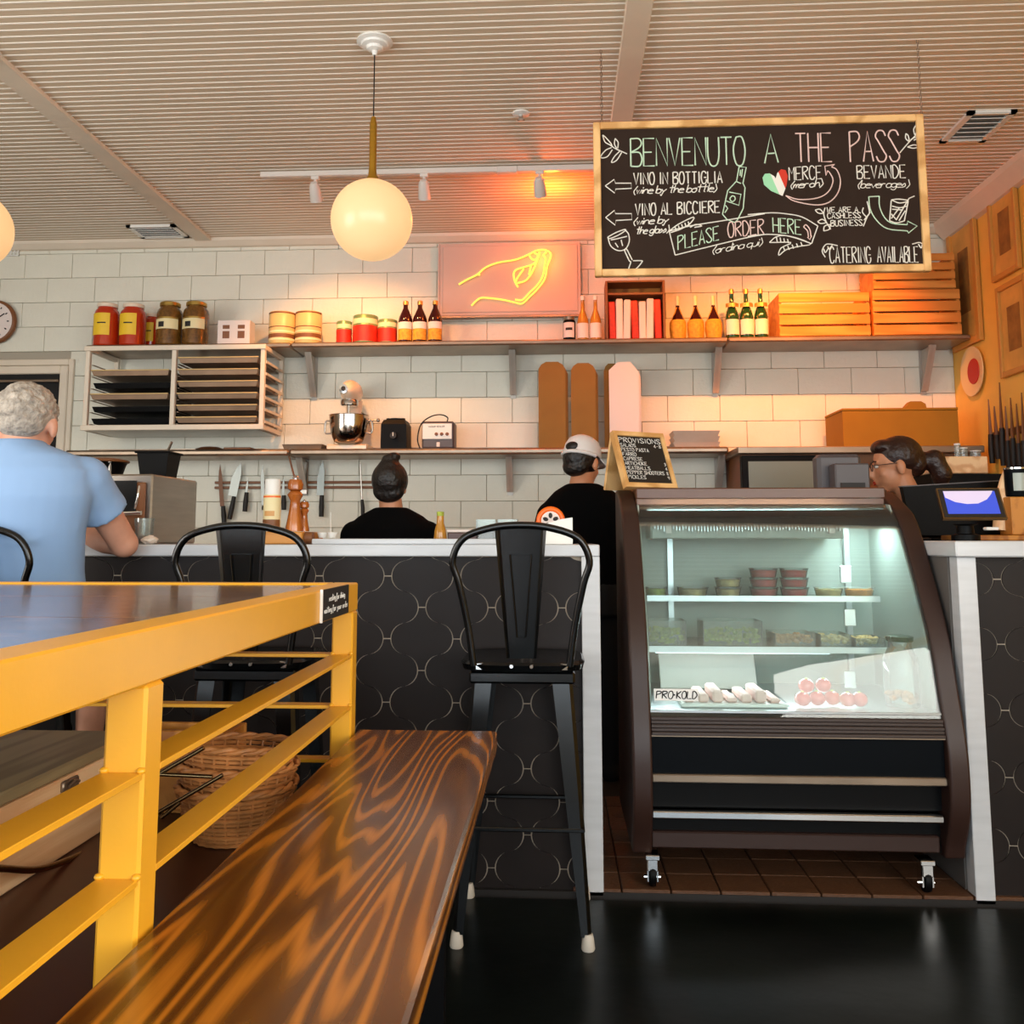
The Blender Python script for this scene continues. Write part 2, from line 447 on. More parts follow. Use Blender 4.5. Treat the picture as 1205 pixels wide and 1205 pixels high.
# stroke alphabet: x 0-4, y 2 = baseline, 5 = x height, 8 = cap height
GL = {'A': '02 28 42;14 34', 'B': '02 08;~08 38 47 36 05;~05 35 44 43 32 02', 'C': '~47 38 18 06 04 12 32 43', 'D': '02 08;~08 28 46 44 22 02',
      'E': '48 08 02 42;05 35', 'F': '48 08 02;05 35', 'G': '~47 38 18 06 04 12 32 43 44;45 25', 'H': '08 02;48 42;05 45', 'I': '28 22', 'J': '~48 43 32 12 03',
      'K': '08 02;48 05;05 42', 'L': '08 02 42', 'M': '02 08 25 48 42', 'N': '02 08 42 48', 'O': '~18 38 46 44 32 12 04 06 18', 'P': '02 08;~08 38 47 36 05',
      'Q': '~18 38 46 44 32 12 04 06 18;24 42', 'R': '02 08;~08 38 47 36 05;15 42', 'S': '~47 38 18 07 16 34 43 32 12 03', 'T': '08 48;28 22', 'U': '~08 04 12 32 44 48',
      'V': '08 22 48', 'W': '08 12 26 32 48', 'X': '08 42;02 48', 'Y': '08 25 48;25 22', 'Z': '08 48 02 42', '-': '15 35', '.': '22 23', '(': '~38 26 14 22 31', ')': '~18 26 34 22 11',
      'a': '~44 35 15 04 03 12 32 43;45 42', 'b': '08 02;~03 15 35 44 43 32 12 03', 'c': '~44 25 04 12 32 43', 'd': '48 42;~44 35 15 04 03 12 32 43', 'e': '04 44;~44 35 15 04 03 12 32 42',
      'g': '~44 35 15 04 03 22 43;~45 41 20 01', 'h': '08 02;~03 15 35 42', 'i': '25 22;26 27', 'l': '28 22', 'm': '05 02;~03 15 24 22;~23 35 44 42', 'n': '05 02;~03 15 35 42',
      'o': '~25 04 12 32 44 25 45', 'q': '~44 35 15 04 03 12 32 43;45 40', 'r': '05 02;~03 15 35', 's': '~03 25 33 12 02', 't': '28 22 32;06 46', 'u': '~05 03 12 32 44;45 42', 'v': '05 22 45',
      'w': '05 12 25 32 45', 'y': '05 23;~45 23 10 01', 'f': '~37 28 17 10;05 35', 'k': '08 02;45 14 42', 'p': '05 00;~04 25 44 32 03',
      '1': '17 28 22', '2': '~07 28 46 02;02 42', '3': '~07 28 46 15;~25 44 22 03', '4': '38 04 44;38 32', '5': '48 08 06;~06 36 43 12 03', '6': '~37 05 12 32 44 25 04', '7': '08 48 12', '8': '~25 07 28 47 25 03 22 43 25', '9': '~45 25 07 28 47 45 32', '0': '~18 38 46 44 32 12 04 06 18'}


def strokes(ch):
    for st in GL.get(ch, '').split(';'):
        if not st: continue
        sm = st[0] == '~'; pts = [(int(a[0]) / 4, (int(a[1]) - 2) / 6) for a in st.lstrip('~').split()]
        if sm: pts = [(v.x, v.y) for v in cr([Vector((a, b, 0)) for a, b in pts], 4)]
        yield pts


def write(mb, text, place, x0, x1, yb0, yb1, h, r, gap=.32, slant=0, narrow=('I', 'i', 'l', '.', '1')):
    """text from x0..x1 on a baseline yb0..yb1 (2-D units); place(u, v) -> 3-D point"""
    adv = [(.35 if c in narrow else (.5 if c == ' ' else (.55 if c in '()' else 1))) for c in text]
    tot = sum(adv) + gap * (len(text) - 1); k = (x1 - x0) / tot; x = x0
    for c, a in zip(text, adv):
        off = -.33 * k if c in narrow else (-.22 * k if c in '()' else 0)
        for st in strokes(c):
            pts = []
            for u, v in st:
                X = x + u * k + off + v * h * slant; t = (X - x0) / (x1 - x0)
                pts.append(place(X, yb0 + (yb1 - yb0) * t + v * h))
            mb.tube(pts, r, 4)
        x += (a + gap) * k


# =================================================================== SETTING
WY = 5.90
ZC = P(420, 279, WY).z            # ceiling height
XR = P(1122, 420, WY).x           # right wall
XL, YF = -4.6, -2.6
NX0 = -3.9
fl = MB().box(XL, 3.2, YF, 3.03, -.06, 0); OBJ('floor', fl, 'floor', kind='structure')
OBJ('floor', MB().box(XL, 3.2, 3.03, WY, -.06, -.012), 'brw', kind='structure')
# ceiling: beaded boards
ce = OBJ('ceiling', MB().box(XL, 3.2, YF, WY, ZC + .006, ZC + .1), 'ceil', kind='structure')
cb = MB(); y = 1.4; bp_ = .046
while y < WY - .01:
    cb.mi = 1; cb.box(XL, XR, y, y + .0345, ZC, ZC + .006)
    cb.mi = 0; cb.box(XL, XR, y + .0352, y + .0458, ZC - .0018, ZC + .006, .001); y += bp_
OBJ('beaded_board', cb, ['bead', 'ceil'], ce, kind='stuff')
# beams (battens) running away from the camera
def batten(n, px, py, wd, drop, top=None):
    c = PZ(px, py, ZC).x
    OBJ(n, MB().box(c - wd / 2, c + wd / 2, YF, WY - .02, ZC - drop, ZC + .001, .004), 'trim', kind='structure')
batten('trim_1', 120, 178, .11, .022); batten('trim_2', 751, 10, .10, .022)
OBJ('trim_3', MB().prism([(WY, ZC), (WY - .055, ZC), (WY - .05, ZC - .02), (WY - .02, ZC - .05), (WY, ZC - .055)], XL, XR, 'x'), 'trim', kind='structure')
OBJ('trim_4', MB().prism([(XR, ZC), (XR - .1, ZC), (XR - .09, ZC - .03), (XR - .03, ZC - .10), (XR, ZC - .11)], YF, WY - .02, 'y'), 'trim', kind='structure')
# back wall of painted blocks
wb = OBJ('wall_back', MB().box(XL, XR + .2, WY + .022, WY + .2, 0, ZC + .1), 'grout', kind='structure')
DX0, DX1 = P(-200, 480, WY).x, P(71, 480, WY).x; DZ = P(40, 441, WY).z
BWd = (P(197, 313, WY).x - P(28.8, 313, WY).x) / 3; zrow = P(50, 299.3, WY).z; BH = (P(50, 299.3, WY).z - P(50, 384.8, WY).z) / 3
xj = P(85, 313, WY).x
brick_me = None
row = 0; g = .0024
for r in range(-1, 14):
    z1 = zrow - r * BH; z0 = z1 - BH; z1 = min(z1, ZC - .01)
    if z0 < .95: z0 = .95
    if z1 - z0 < .02: continue
    xo = xj - 12 * BWd + (BWd / 2 if r % 2 else 0)
    k = 0
    while True:
        a = xo + k * BWd; b = a + BWd; k += 1
        if a > XR: break
        if b < NX0: continue
        b = min(b, XR)
        if z0 < DZ + .06 and a < DX1 + .05:
            if b < DX1 + .08: continue
            a = DX1 + .05
        full = abs(b - a - BWd) < 1e-4 and abs(z1 - z0 - BH) < 1e-4
        if full:
            if brick_me is None:
                brick_me = bpy.data.meshes.new('brick'); t = MB().box(-BWd / 2 + g / 2, BWd / 2 - g / 2, 0, .03, -BH / 2 + g / 2, BH / 2 - g / 2, .0025)
                brick_me.from_pydata(t.v, [], t.f); brick_me.materials.append(M['brick'])
            share('brick', brick_me, ((a + b) / 2, WY - random.random() * .0015, (z0 + z1) / 2), wb)
        else:
            OBJ('brick', MB().box(a + g / 2, b - g / 2, WY, WY + .03, z0 + g / 2, z1 - g / 2, .0025), 'brick', wb)
# plain lower wall behind counter and far left
OBJ('wall_base', MB().box(XL, XR, WY + .002, WY + .022, 0, .95), 'brick', wb)
OBJ('wall_side_strip', MB().box(XL, NX0 - .02, WY + .002, WY + .022, .95, ZC), 'brick', wb)
# door opening at left: white casing, unlit space beyond painted as a dark sheet
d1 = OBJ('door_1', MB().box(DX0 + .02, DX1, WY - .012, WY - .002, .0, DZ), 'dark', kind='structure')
cs = MB(); cs.box(DX1, DX1 + .055, WY - .035, WY + .02, 0, DZ + .055, .006); cs.box(DX0, DX1, WY - .035, WY + .02, DZ, DZ + .055, .006)
cs.box(DX1 + .05, DX1 + .085, WY - .02, WY + .02, 0, DZ + .1, .004); cs.box(DX0, DX1 + .05, WY - .02, WY + .02, DZ + .06, DZ + .1, .004)
OBJ('door_casing', cs, 'trim', d1)
rd = MB().cyl((DX0, WY - .05, DZ - .05), (DX1, WY - .05, DZ - .05), .009); OBJ('closer_rail', rd, 'dsteel', d1)
# right wall
OBJ('wall_right', MB().box(XR, XR + .2, YF, WY + .02, 0, ZC + .1), 'warmwall', kind='structure')
OBJ('wall_left', MB().box(XL - .2, XL, YF, WY + .2, 0, ZC + .1), 'plaster', kind='structure')
# front wall with shop windows (behind the camera)
wf = MB(); wf.box(XL, XR, YF - .15, YF, 0, .55); wf.box(XL, XR, YF - .15, YF, 2.75, ZC + .1)
for xa, xb in ((XL, -3.4), (-1.55, -1.35), (.3, .5), (2.2, XR)): wf.box(xa, xb, YF - .15, YF, .55, 2.75)
OBJ('wall_front', wf, 'plaster', kind='structure')
for i, (a, b) in enumerate(((-3.4, -1.55), (-1.35, .3), (.5, 2.2))):
    m = MB()
    for q in ((a, a + .06, .55, 2.75), (b - .06, b, .55, 2.75), (a, b, .55, .61), (a, b, 2.69, 2.75), (a, b, 2.1, 2.15)): m.box(q[0], q[1], YF - .1, YF - .04, q[2], q[3])
    wi = OBJ('window_%d' % (i + 1), m, 'bplast', kind='structure')
    OBJ('pane', MB().box(a + .06, b - .06, YF - .075, YF - .07, .61, 2.69), 'wglass', wi)

for i, (x, y0, y1) in enumerate(((XR - .02, -1.95, 1.5), (XL + .02, -.65, 3.05))):  # the left one is added to bring more light to the ceiling
    m = MB()
    for q in ((y0, y0 + .06, .65, 2.65), (y1 - .06, y1, .65, 2.65), (y0, y1, .65, .71), (y0, y1, 2.59, 2.65), ((y0 + y1) / 2 - .03, (y0 + y1) / 2 + .03, .65, 2.65)): m.box(x - .02, x + .02, q[0], q[1], q[2], q[3])
    wi = OBJ('window_%d' % (i + 4), m, 'white', kind='structure')
    OBJ('pane', MB().box(x - .002, x + .002, y0 + .06, y1 - .06, .71, 2.59), 'case_in', wi)

# quarry-tile floor between the counters
TY0 = 3.06
XLc = P(708, 1050, TY0).x; XRc = P(1140, 900, TY0).x
OBJ('floor', MB().box(XLc - 1.8, XRc + .4, TY0, 4.6, -.011, .012), 'lblack', kind='structure')
qt = bpy.data.objects['floor.002']
ts = .152; yy = TY0 + .001; ri = 0
tm = None
while yy < 4.1:
    xx = XLc - .06 - (0.03)
    while xx < XRc + .03:
        if tm is None:
            t = MB().box(.002, ts - .002, .002, ts - .002, .004, .02, .0025); tm = bpy.data.meshes.new('tile'); tm.from_pydata(t.v, [], t.f); tm.materials.append(M['qtile'])
        o = share('tile', tm, (xx, yy, random.random() * .0015), qt); xx += ts
    yy += ts

# =================================================================== COUNTERS
CYF = 3.06
lx1 = P(708, 850, CYF).x; lx0 = P(686, 850, CYF).x
zt = 1.081; zb = 1.043
def lantern(n=7):
    u = []
    for k in range(n + 1):
        t = pi / 2 * k / n; u.append((62 + 60 * cos(t), 60 * sin(t)))
    for k in range(n + 1):
        t = pi / 2 * (1 - k / n); u.append((75 - 60 * cos(t), 120 - 60 * sin(t)))
    q1 = [(a - 2.4, b) for i, (a, b) in enumerate(u)]
    q1[-1] = (q1[-1][0], 117.8); q1[0] = (q1[0][0], 0)
    right = [(a, -b) for a, b in q1[::-1]] + q1[1:]
    left = [(-a, b) for a, b in right[::-1]]
    return right + left
LT = lantern()
def tiled(name_parent, x0, x1, z0, z1, ya, yb, cx, cz, pitch=.1141, hh=.1009, cap=300):
    s = pitch / 137; sv = hh / 120
    full = None; n = 0
    for i in range(int((x0 - cx) / pitch) - 2, int((x1 - cx) / pitch) + 3):
        for j in range(-14, 14):
            X = cx + i * pitch; Z = cz + 2 * j * hh + (hh if i % 2 else 0)
            poly = [(X + a * s, Z + b * sv) for a, b in LT]
            c = clip(poly, x0, x1, z0, z1)
            if len(c) < 3: continue
            ar = abs(sum(c[k - 1][0] * c[k][1] - c[k][0] * c[k - 1][1] for k in range(len(c)))) / 2
            if ar < 3e-4: continue
            if min(p[0] for p in poly) >= x0 and max(p[0] for p in poly) <= x1 and min(p[1] for p in poly) >= z0 and max(p[1] for p in poly) <= z1:
                if full is None:
                    t = MB().prism([(a * s, b * sv) for a, b in LT], 0, yb - ya); full = bpy.data.meshes.new('tile'); full.from_pydata(t.v, [], t.f); full.materials.append(M['black'])
                share('tile', full, (X, ya - random.random() * .001, Z), name_parent).location -= wloc(name_parent)
            else:
                OBJ('tile', MB().prism(c, ya, yb), 'black', name_parent)
bc = E('bar_counter', 'long bar counter with black lantern tile front and white end panel', 'counter', (-1.5, CYF, 0))
OBJ('backing', MB().box(-1.95, lx0, CYF + .026, CYF + .06, 0, zb), 'tgrout', bc)
OBJ('cabinet_body', MB().box(-3.4, lx0 + .02, CYF + .06, 3.65, 0, zb), 'bplast', bc)
OBJ('side_panel', MB().box(lx0, lx1, CYF, 3.7, 0, zb, .002), 'marble', bc, label='white end panel')
pA = P(454.7, 788.8, CYF + .02)
tiled(bc, -1.95, lx0, .005, zb - .002, CYF + .02, CYF + .027, pA.x, pA.z)
OBJ('worktop', MB().box(-3.4, lx1, CYF - .004, 3.7, zb, zt, .003), 'marble', bc)
ra, rb_ = P(367, 640, CYF).x, P(592, 640, CYF).x
tag(OBJ('marble_ledge', MB().box(ra, rb_, CYF - .004, 3.4, zt + .0005, zt + .019, .003), 'marble'), 'long white marble slab raised on the bar counter behind the stools', 'ledge')
rc = E('checkout_counter', 'white topped counter with black lantern tiles right of the glass case', 'counter', (1.7, CYF, 0))
rx0 = P(1140, 900, CYF).x + .0; rx1 = rx0 + .058
OBJ('backing', MB().box(rx1, XR - .01, CYF + .026, CYF + .06, 0, zb), 'tgrout', rc)
OBJ('cabinet_body', MB().box(rx0 + .013, XR - .01, CYF + .06, 3.86, 0, zb), 'silvp', rc)
OBJ('corner_post', MB().box(rx0, rx1, CYF, CYF + .06, 0, zb, .002), 'marble', rc)
pB = P(1181, 797, CYF + .02)
tiled(rc, rx1, 2.0, .005, zb - .002, CYF + .02, CYF + .027, pB.x - .1141, pB.z + .1009)
OBJ('worktop', MB().box(rx0 - .012, XR - .005, CYF - .025, 3.88, zb, zt + .012, .004), 'marble', rc)
OBJ('side_panel', MB().box(rx0 - .002, rx0 + .012, CYF + .07, 3.86, .0, zb), 'silvp', rc)

# =================================================================== BAR STOOLS
def stool():
    t = E('bar_stool', 'black metal bar stool with arched back in front of the tiled counter beside white panel', 'stool', (0, 0, 0), 'black metal bar stools')
    sz = .755
    prof = [(.155, sz - .03), (.175, sz - .025), (.18, sz - .008), (.172, sz), (.15, sz - .004), (.0, sz - .008)]
    m = MB()
    def sq(r, k=28, e=4.5):
        out = []
        for i in range(k):
            a = 2 * pi * i / k; c, s_ = cos(a), sin(a)
            q = (abs(c) ** e + abs(s_) ** e) ** (-1 / e); out.append((r * q * c, r * q * s_))
        return out
    rings = [sq(r) for r, _ in prof[:-1]]; vs = []; fs = []
    for (r, z), rg in zip(prof, rings): vs += [(a, b, z) for a, b in rg]
    k = 28
    for j in range(len(rings) - 1):
        for i in range(k): fs.append((j * k + i, j * k + (i + 1) % k, (j + 1) * k + (i + 1) % k, (j + 1) * k + i))
    fs.append([(len(rings) - 1) * k + i for i in range(k)]); fs.append(list(range(k))[::-1])
    m.add(vs, fs); OBJ('seat', m, 'gun', t, 40, local=True)
    OBJ('seat_apron', MB().box(-.15, .15, -.15, .15, sz - .062, sz - .028, .006), 'gun', t, local=True)
    for sx in (-1, 1):
        for sy in (-1, 1):
            top = Vector((sx * .135, sy * .135, sz - .03)); bot = Vector((sx * .182, sy * .182, .035))
            m = MB()
            # folded sheet leg: L section with a rounded outer corner
            q = []
            for p, w_ in ((top, .052), ((top + bot) / 2 + Vector((sx, sy, 0)) * .002, .040), (bot, .022)):
                q.append([p + Vector((a * sx, b * sy, 0)) for a, b in ((-w_, .006), (-.004, .006), (.006, -.004), (.006, -w_), (.001, -w_), (-.001, -.008), (-.008, -.001), (-w_, .001))])
            vs = [v for rg in q for v in rg]; n = 8; fs = [list(range(n)), [16 + i for i in range(n)]]
            for j in range(2):
                for i in range(n): fs.append((j * n + i, j * n + (i + 1) % n, (j + 1) * n + (i + 1) % n, (j + 1) * n + i))
            m.add(vs, fs); lg = OBJ('leg', m, 'gun', t, local=True)
            OBJ('rubber_foot', MB().lathe([(.017, 0), (.019, .004), (.016, .03), (.013, .042)], (sx * .178, sy * .178, 0), 12), 'rubber', lg, 40, local=True)
    z = .305; r = .167
    for a, b in (((-r, -r), (r, -r)), ((r, -r), (r, r)), ((r, r), (-r, r)), ((-r, r), (-r, -r))):
        OBJ('foot_rail', MB().box(min(a[0], b[0]) - .006, max(a[0], b[0]) + .006, min(a[1], b[1]) - .006, max(a[1], b[1]) + .006, z - .006, z + .006, .003), 'gun', t, local=True)
    yb = -.165
    arch = cr([(-.135, yb, sz - .01), (-.150, yb - .01, sz + .10), (-.175, yb - .03, sz + .22), (-.192, yb - .04, sz + .285), (-.160, yb - .048, sz + .347), (-.08, yb - .052, sz + .376), (0, yb - .053, sz + .383),
               (.08, yb - .052, sz + .376), (.160, yb - .048, sz + .347), (.192, yb - .04, sz + .285), (.175, yb - .03, sz + .22), (.150, yb - .01, sz + .10), (.135, yb, sz - .01)], 5)
    OBJ('back_frame', MB().tube(arch, .0105, 10), 'gun', t, 60, local=True)
    m = MB(); vs = []
    R = 6
    for i in range(R + 1):
        u = i / R; z = sz + .01 + (.366) * u; hw = .042 + .031 * u; yy = yb - .0 - .052 * u
        for k_, (xx, dy) in enumerate(((-hw, 0), (-hw * .88, .006), (-hw * .80, .004), (hw * .80, .004), (hw * .88, .006), (hw, 0))): vs.append((xx, yy + dy, z))
    for i in range(R + 1):
        vs += [(a[0], a[1] + .003, a[2]) for a in vs[i * 6:i * 6 + 6]]
    n = 6; fs = []
    off = (R + 1) * n
    for i in range(R):
        for k_ in range(n - 1):
            a = i * n + k_; fs.append((a, a + 1, a + n + 1, a + n)); fs.append((off + a, off + a + n, off + a + n + 1, off + a + 1))
    m.add(vs, fs); OBJ('back_splat', m, 'gun', t, local=True, fixn=False)
    rib = MB()
    rib.tube([(-.030, yb - .046, sz + .30), (-.012, yb - .013, sz + .07), (.012, yb - .013, sz + .07), (.030, yb - .046, sz + .30)], .0026, 6, closed=True)
    OBJ('pressed_rib', rib, 'gun', t, 60, local=True)
    br = MB(); br.box(-.13, .13, yb - .004, yb + .006, sz - .022, sz - .002, .002); br.box(-.035, .035, yb - .012, yb, sz - .016, sz - .004, .002)
    for s_ in (-1, 1): br.lathe([(.007, 0), (.005, .005)], (s_ * .028, yb - .012, sz - .01), 10, RX(pi / 2))
    OBJ('back_bracket', br, 'chrome', t, 40, local=True)
    return t
st = stool()
sy = PZ(614, 1117, 0).y + .182
sx = P(613, 700, sy - .2).x
st.location = (sx, sy, 0)
x2 = P(283, 700, sy - .2).x; x3 = P(-31, 700, sy - .2).x
dup(st, (x2, sy, 0), 0, 'black metal bar stool with arched back behind yellow table, empty, left of centre')
dup(st, (x3, sy - .05, 0), 0, 'black metal bar stool under the man in the light blue shirt')
# =================================================================== YELLOW TABLE AND BENCH
TX = P(419, 700, 2.25).x     # outer right face
TZ = .995; TEND = 2.27; TST = .35; TW = 1.5
yt = E('communal_table', 'yellow steel framed high table with dark wooden top', 'table', (TX - .5, 1.3, 0))
rw = .058
m = MB(); m.box(TX - rw, TX, TST, TEND, TZ - .066, TZ, .003); OBJ('top_rail', m, 'yellow', yt)
OBJ('top_rail', MB().box(TX - TW, TX - rw - .0005, TEND - rw, TEND, TZ - .066, TZ, .003), 'yellow', yt)
OBJ('top_rail', MB().box(TX - TW, TX - TW + rw, TST, TEND - rw, TZ - .066, TZ, .003), 'yellow', yt)
npl = 5; pw = (TW - 2 * rw) / npl
for i in range(4):
    a = TST + (TEND - rw - TST) / 4 * i; b = TST + (TEND - rw - TST) / 4 * (i + 1)
    OBJ('plank', MB().box(TX - TW + rw + .001, TX - rw - .001, a + .0008, b - .0008, TZ - .03, TZ - .003, .0015), 'table', yt)
def post(x, y, w_=.05):
    return OBJ('post', MB().box(x - w_, x, y - w_, y, 0, TZ - .066, .004), 'yellow', yt)
PY2 = P(0, 0, 1).y
yA = .452 * F / (1082 - 634) * 1.0
pa_ = 1.15
post(TX, TEND); post(TX, pa_); post(TX - TW + .05, TEND); post(TX, TST + .06)
for z in (.83, .712, .59):
    OBJ('slat', MB().box(TX - TW + .05, TX - .05, TEND - .045, TEND - .005, z - .008, z, .001), 'yellow', yt)
    for a, b in ((TST + .06, pa_ - .05), (pa_, TEND - .05)):
        OBJ('slat', MB().box(TX - .05, TX - .001, a, b, z - .008, z, .001), 'yellow', yt)
# weld beads
wbm = MB()
for z in (.83, .712):
    for yy in (pa_ - .05, TEND - .05):
        wbm.ell((TX - .003, yy, z + .002), .006, .006, .004, 8, 6); wbm.ell((TX - .047, yy, z + .002), .006, .006, .004, 8, 6)
OBJ('weld_bead', wbm, 'yellow', yt, 60)
# small notice
n0 = PX(379, 712, TX + .004); n1 = PX(410, 705, TX + .004)
nz1 = PX(379, 694, TX).z; nz0 = PX(379, 731, TX).z
nt_ = E('notice_plate', 'small black notice plate with two lines of white script on table rail', 'sign', (TX + .003, n0.y, nz0))
OBJ('plate', MB().box(TX + .0005, TX + .005, n0.y, n1.y, nz0, nz1, .001), 'lblack', nt_)
OBJ('white_edge', MB().box(TX + .0005, TX + .006, n0.y - .004, n0.y, nz0 - .002, nz1 + .001), 'white', nt_)
m = MB(); hN = nz1 - nz0; L = n1.y - n0.y
pl = lambda u, v: Vector((TX + .0055, u, v))
write(m, 'seating for dining', pl, n0.y + .22 * L, n0.y + .82 * L, nz0 + .60 * hN, nz0 + .60 * hN, hN * .2, .0006)
write(m, 'waiting for your order', pl, n0.y + .06 * L, n0.y + .95 * L, nz0 + .24 * hN, nz0 + .24 * hN, hN * .2, .0006)
OBJ('lettering', m, 'white', nt_)
# bench
bz = .648; bx0 = TX + .004; bx1 = P(583, 860, 2.22).x; bend = PZ(500, 859, bz).y
bn = E('bench', 'long varnished wooden bench with bold dark grain beside the yellow table', 'bench', ((bx0 + bx1) / 2, 1.3, 0))
mid = PX(0, 0, 1).x
sm = bx0 + (bx1 - bx0) * .5
OBJ('seat_plank', MB().box(bx0, bx1, .3, bend, bz - .045, bz, .005), 'bench', bn)
for yb in (.55, 2.0):
    m = MB()
    m.box(bx0 + .03, bx1 - .09, yb, yb + .04, bz - .09, bz - .045)
    m.box(bx0 + .03, bx0 + .07, yb, yb + .04, 0, bz - .09); m.box(bx1 - .13, bx1 - .09, yb, yb + .04, 0, bz - .09)
    m.box(bx0 + .07, bx1 - .13, yb, yb + .04, .12, .15)
    OBJ('leg_frame', m, 'bplast', bn)
# things stored under the table
SZ = .492
ub = E('low_rack', 'low dark brown board on bronze tubes under the yellow table', 'rack', (-1.1, 1.5, 0))
OBJ('shelf_board', MB().box(-1.75, TX - .10, .55, 2.25, SZ - .11, SZ, .02), 'brw', ub)
for (x, yy) in ((-.70, .93), (-.70, 1.95), (-1.5, .9), (-1.5, 1.95)):
    OBJ('leg', MB().tube([(x, yy, .0), (x, yy, SZ - .15), (x, yy + .01, SZ - .11)], .016, 12), 'bronze', ub, 60)
OBJ('bracing_tube', MB().tube([(-.70, .93, .2), (-.70, 1.95, .2)], .011, 10), 'bronze', ub, 60)
c1 = E('wooden_chest', 'pale wooden chest with grey-brown lid and steel latch under the table', 'box', (-1.2, 1.4, SZ))
tx1 = -.95
OBJ('body', MB().box(-1.7, tx1, .75, 2.14, SZ + .001, SZ + .150, .004), 'palew', c1)
OBJ('lid', MB().box(-1.7, tx1 - .004, .75, 2.14, SZ + .151, SZ + .174, .004), 'greyw', c1)
lt = MB(); lp = PX(80, 922, tx1); lt.box(tx1, tx1 + .008, lp.y - .03, lp.y + .03, lp.z - .012, lp.z + .010, .003); lt.tube([(tx1 + .012, lp.y - .02, lp.z), (tx1 + .014, lp.y, lp.z + .006), (tx1 + .012, lp.y + .02, lp.z)], .003)
OBJ('latch', lt, 'dsteel', c1, 40)
hh = MB().tube(cr([PX(-60, 1020, tx1 + .03), PX(0, 1022, tx1 + .03), PX(45, 1023, tx1 + .03), PX(85, 1010, tx1 + .02), PX(105, 998, tx1 + .005)], 5), .006, 10)
OBJ('rail_handle', hh, 'bronze', c1, 60)
c2 = E('small_wooden_crate', 'small orange wooden crate behind the near yellow post, left of the baskets', 'crate', (-.8, 2.18, SZ))
bxz = P(277, 858, 2.13); cl_ = -.944
for (a, b, c_, d_) in ((cl_, bxz.x, 2.195, 2.21), (cl_, bxz.x, 2.105, 2.12), (cl_, cl_ + .014, 2.121, 2.194), (bxz.x - .014, bxz.x, 2.121, 2.194)):
    OBJ('side_panel', MB().box(a, b, c_, d_, SZ + .012, bxz.z, .002), 'orw', c2)
OBJ('base_panel', MB().box(cl_ + .015, bxz.x - .015, 2.121, 2.194, SZ + .001, SZ + .012, .002), 'orw', c2)
# wire rack
wr = E('wire_stand', 'bronze wire stand lying against the small crate under the table', 'stand', (-.72, 1.6, SZ))
m = MB()
for q in ([(185, 912), (240, 880)], [(185, 911), (250, 914)], [(183, 958), (262, 912)], [(190, 962), (205, 950), (212, 944)]):
    m.tube([P(a, b, 1.80) for a, b in q], .004, 8)
OBJ('wire', m, 'bronze', wr, 60)
# wicker baskets: real weave
def basket(cx, cy, z0, r, h, tilt, lab):
    t = E('bread_basket', lab, 'basket', (cx, cy, z0), 'round wicker baskets')
    rot = RY(tilt[0]) @ RX(tilt[1])
    def rad(u): return r * (.66 + .34 * u ** .7)
    m = MB(); nst = 26; rows = 12
    for j in range(rows):
        u = (j + .5) / rows; pts = []
        for i in range(nst * 2):
            a = 2 * pi * i / (nst * 2); w_ = .0035 * (1 if (i // 1 + j) % 2 == 0 else -1) * (1 if i % 2 == 0 else 0)
            rr = rad(u) + w_; pts.append(rot @ Vector((rr * cos(a) * 1.0, rr * sin(a), u * h)))
        m.tube(pts, h / rows * .42, 5, closed=True)
    w_ = OBJ('weave', m, 'wicker', t, 60, kind='stuff', local=True)
    m = MB()
    for i in range(nst):
        a = 2 * pi * (i) / nst
        m.tube([rot @ Vector((rad(u) * cos(a), rad(u) * sin(a), u * h)) for u in (0, .33, .66, 1)], .003, 5)
    OBJ('stakes', m, 'wicker', t, 60, kind='stuff', local=True)
    m = MB()
    for k in (0, 1):
        m.tube([rot @ Vector(((rad(1) + .004 * cos(a * 10 + pi * k)) * cos(a), (rad(1) + .004 * cos(a * 10 + pi * k)) * sin(a), h + .004 * sin(a * 10 + pi * k))) for a in [2 * pi * i / 80 for i in range(80)]], .005, 6, closed=True)
    OBJ('rim', m, 'wicker', t, 60, local=True)
    m = MB()
    for q in range(7):
        rr = rad(0) * (q + .6) / 7; m.tube([rot @ Vector((rr * cos(2 * pi * i / 24), rr * sin(2 * pi * i / 24), .002)) for i in range(24)], .005, 5, closed=True)
    OBJ('base_weave', m, 'wicker', t, 60, kind='stuff', local=True)
bkx = P(300, 900, 1.75)
bx_ = TX - .055 - .118
for k, (dz, lab) in enumerate(((0, 'wicker bread basket at the bottom of the nested stack'), (.038, 'wicker bread basket in the middle of the nested stack'), (.076, 'wicker bread basket on top of the nested stack, slightly tilted'))):
    basket(-.664 - .003 * k, 1.975 + .004 * k, SZ + .001 + dz, .118, .105, (.02 * k, -.04 * k), lab)

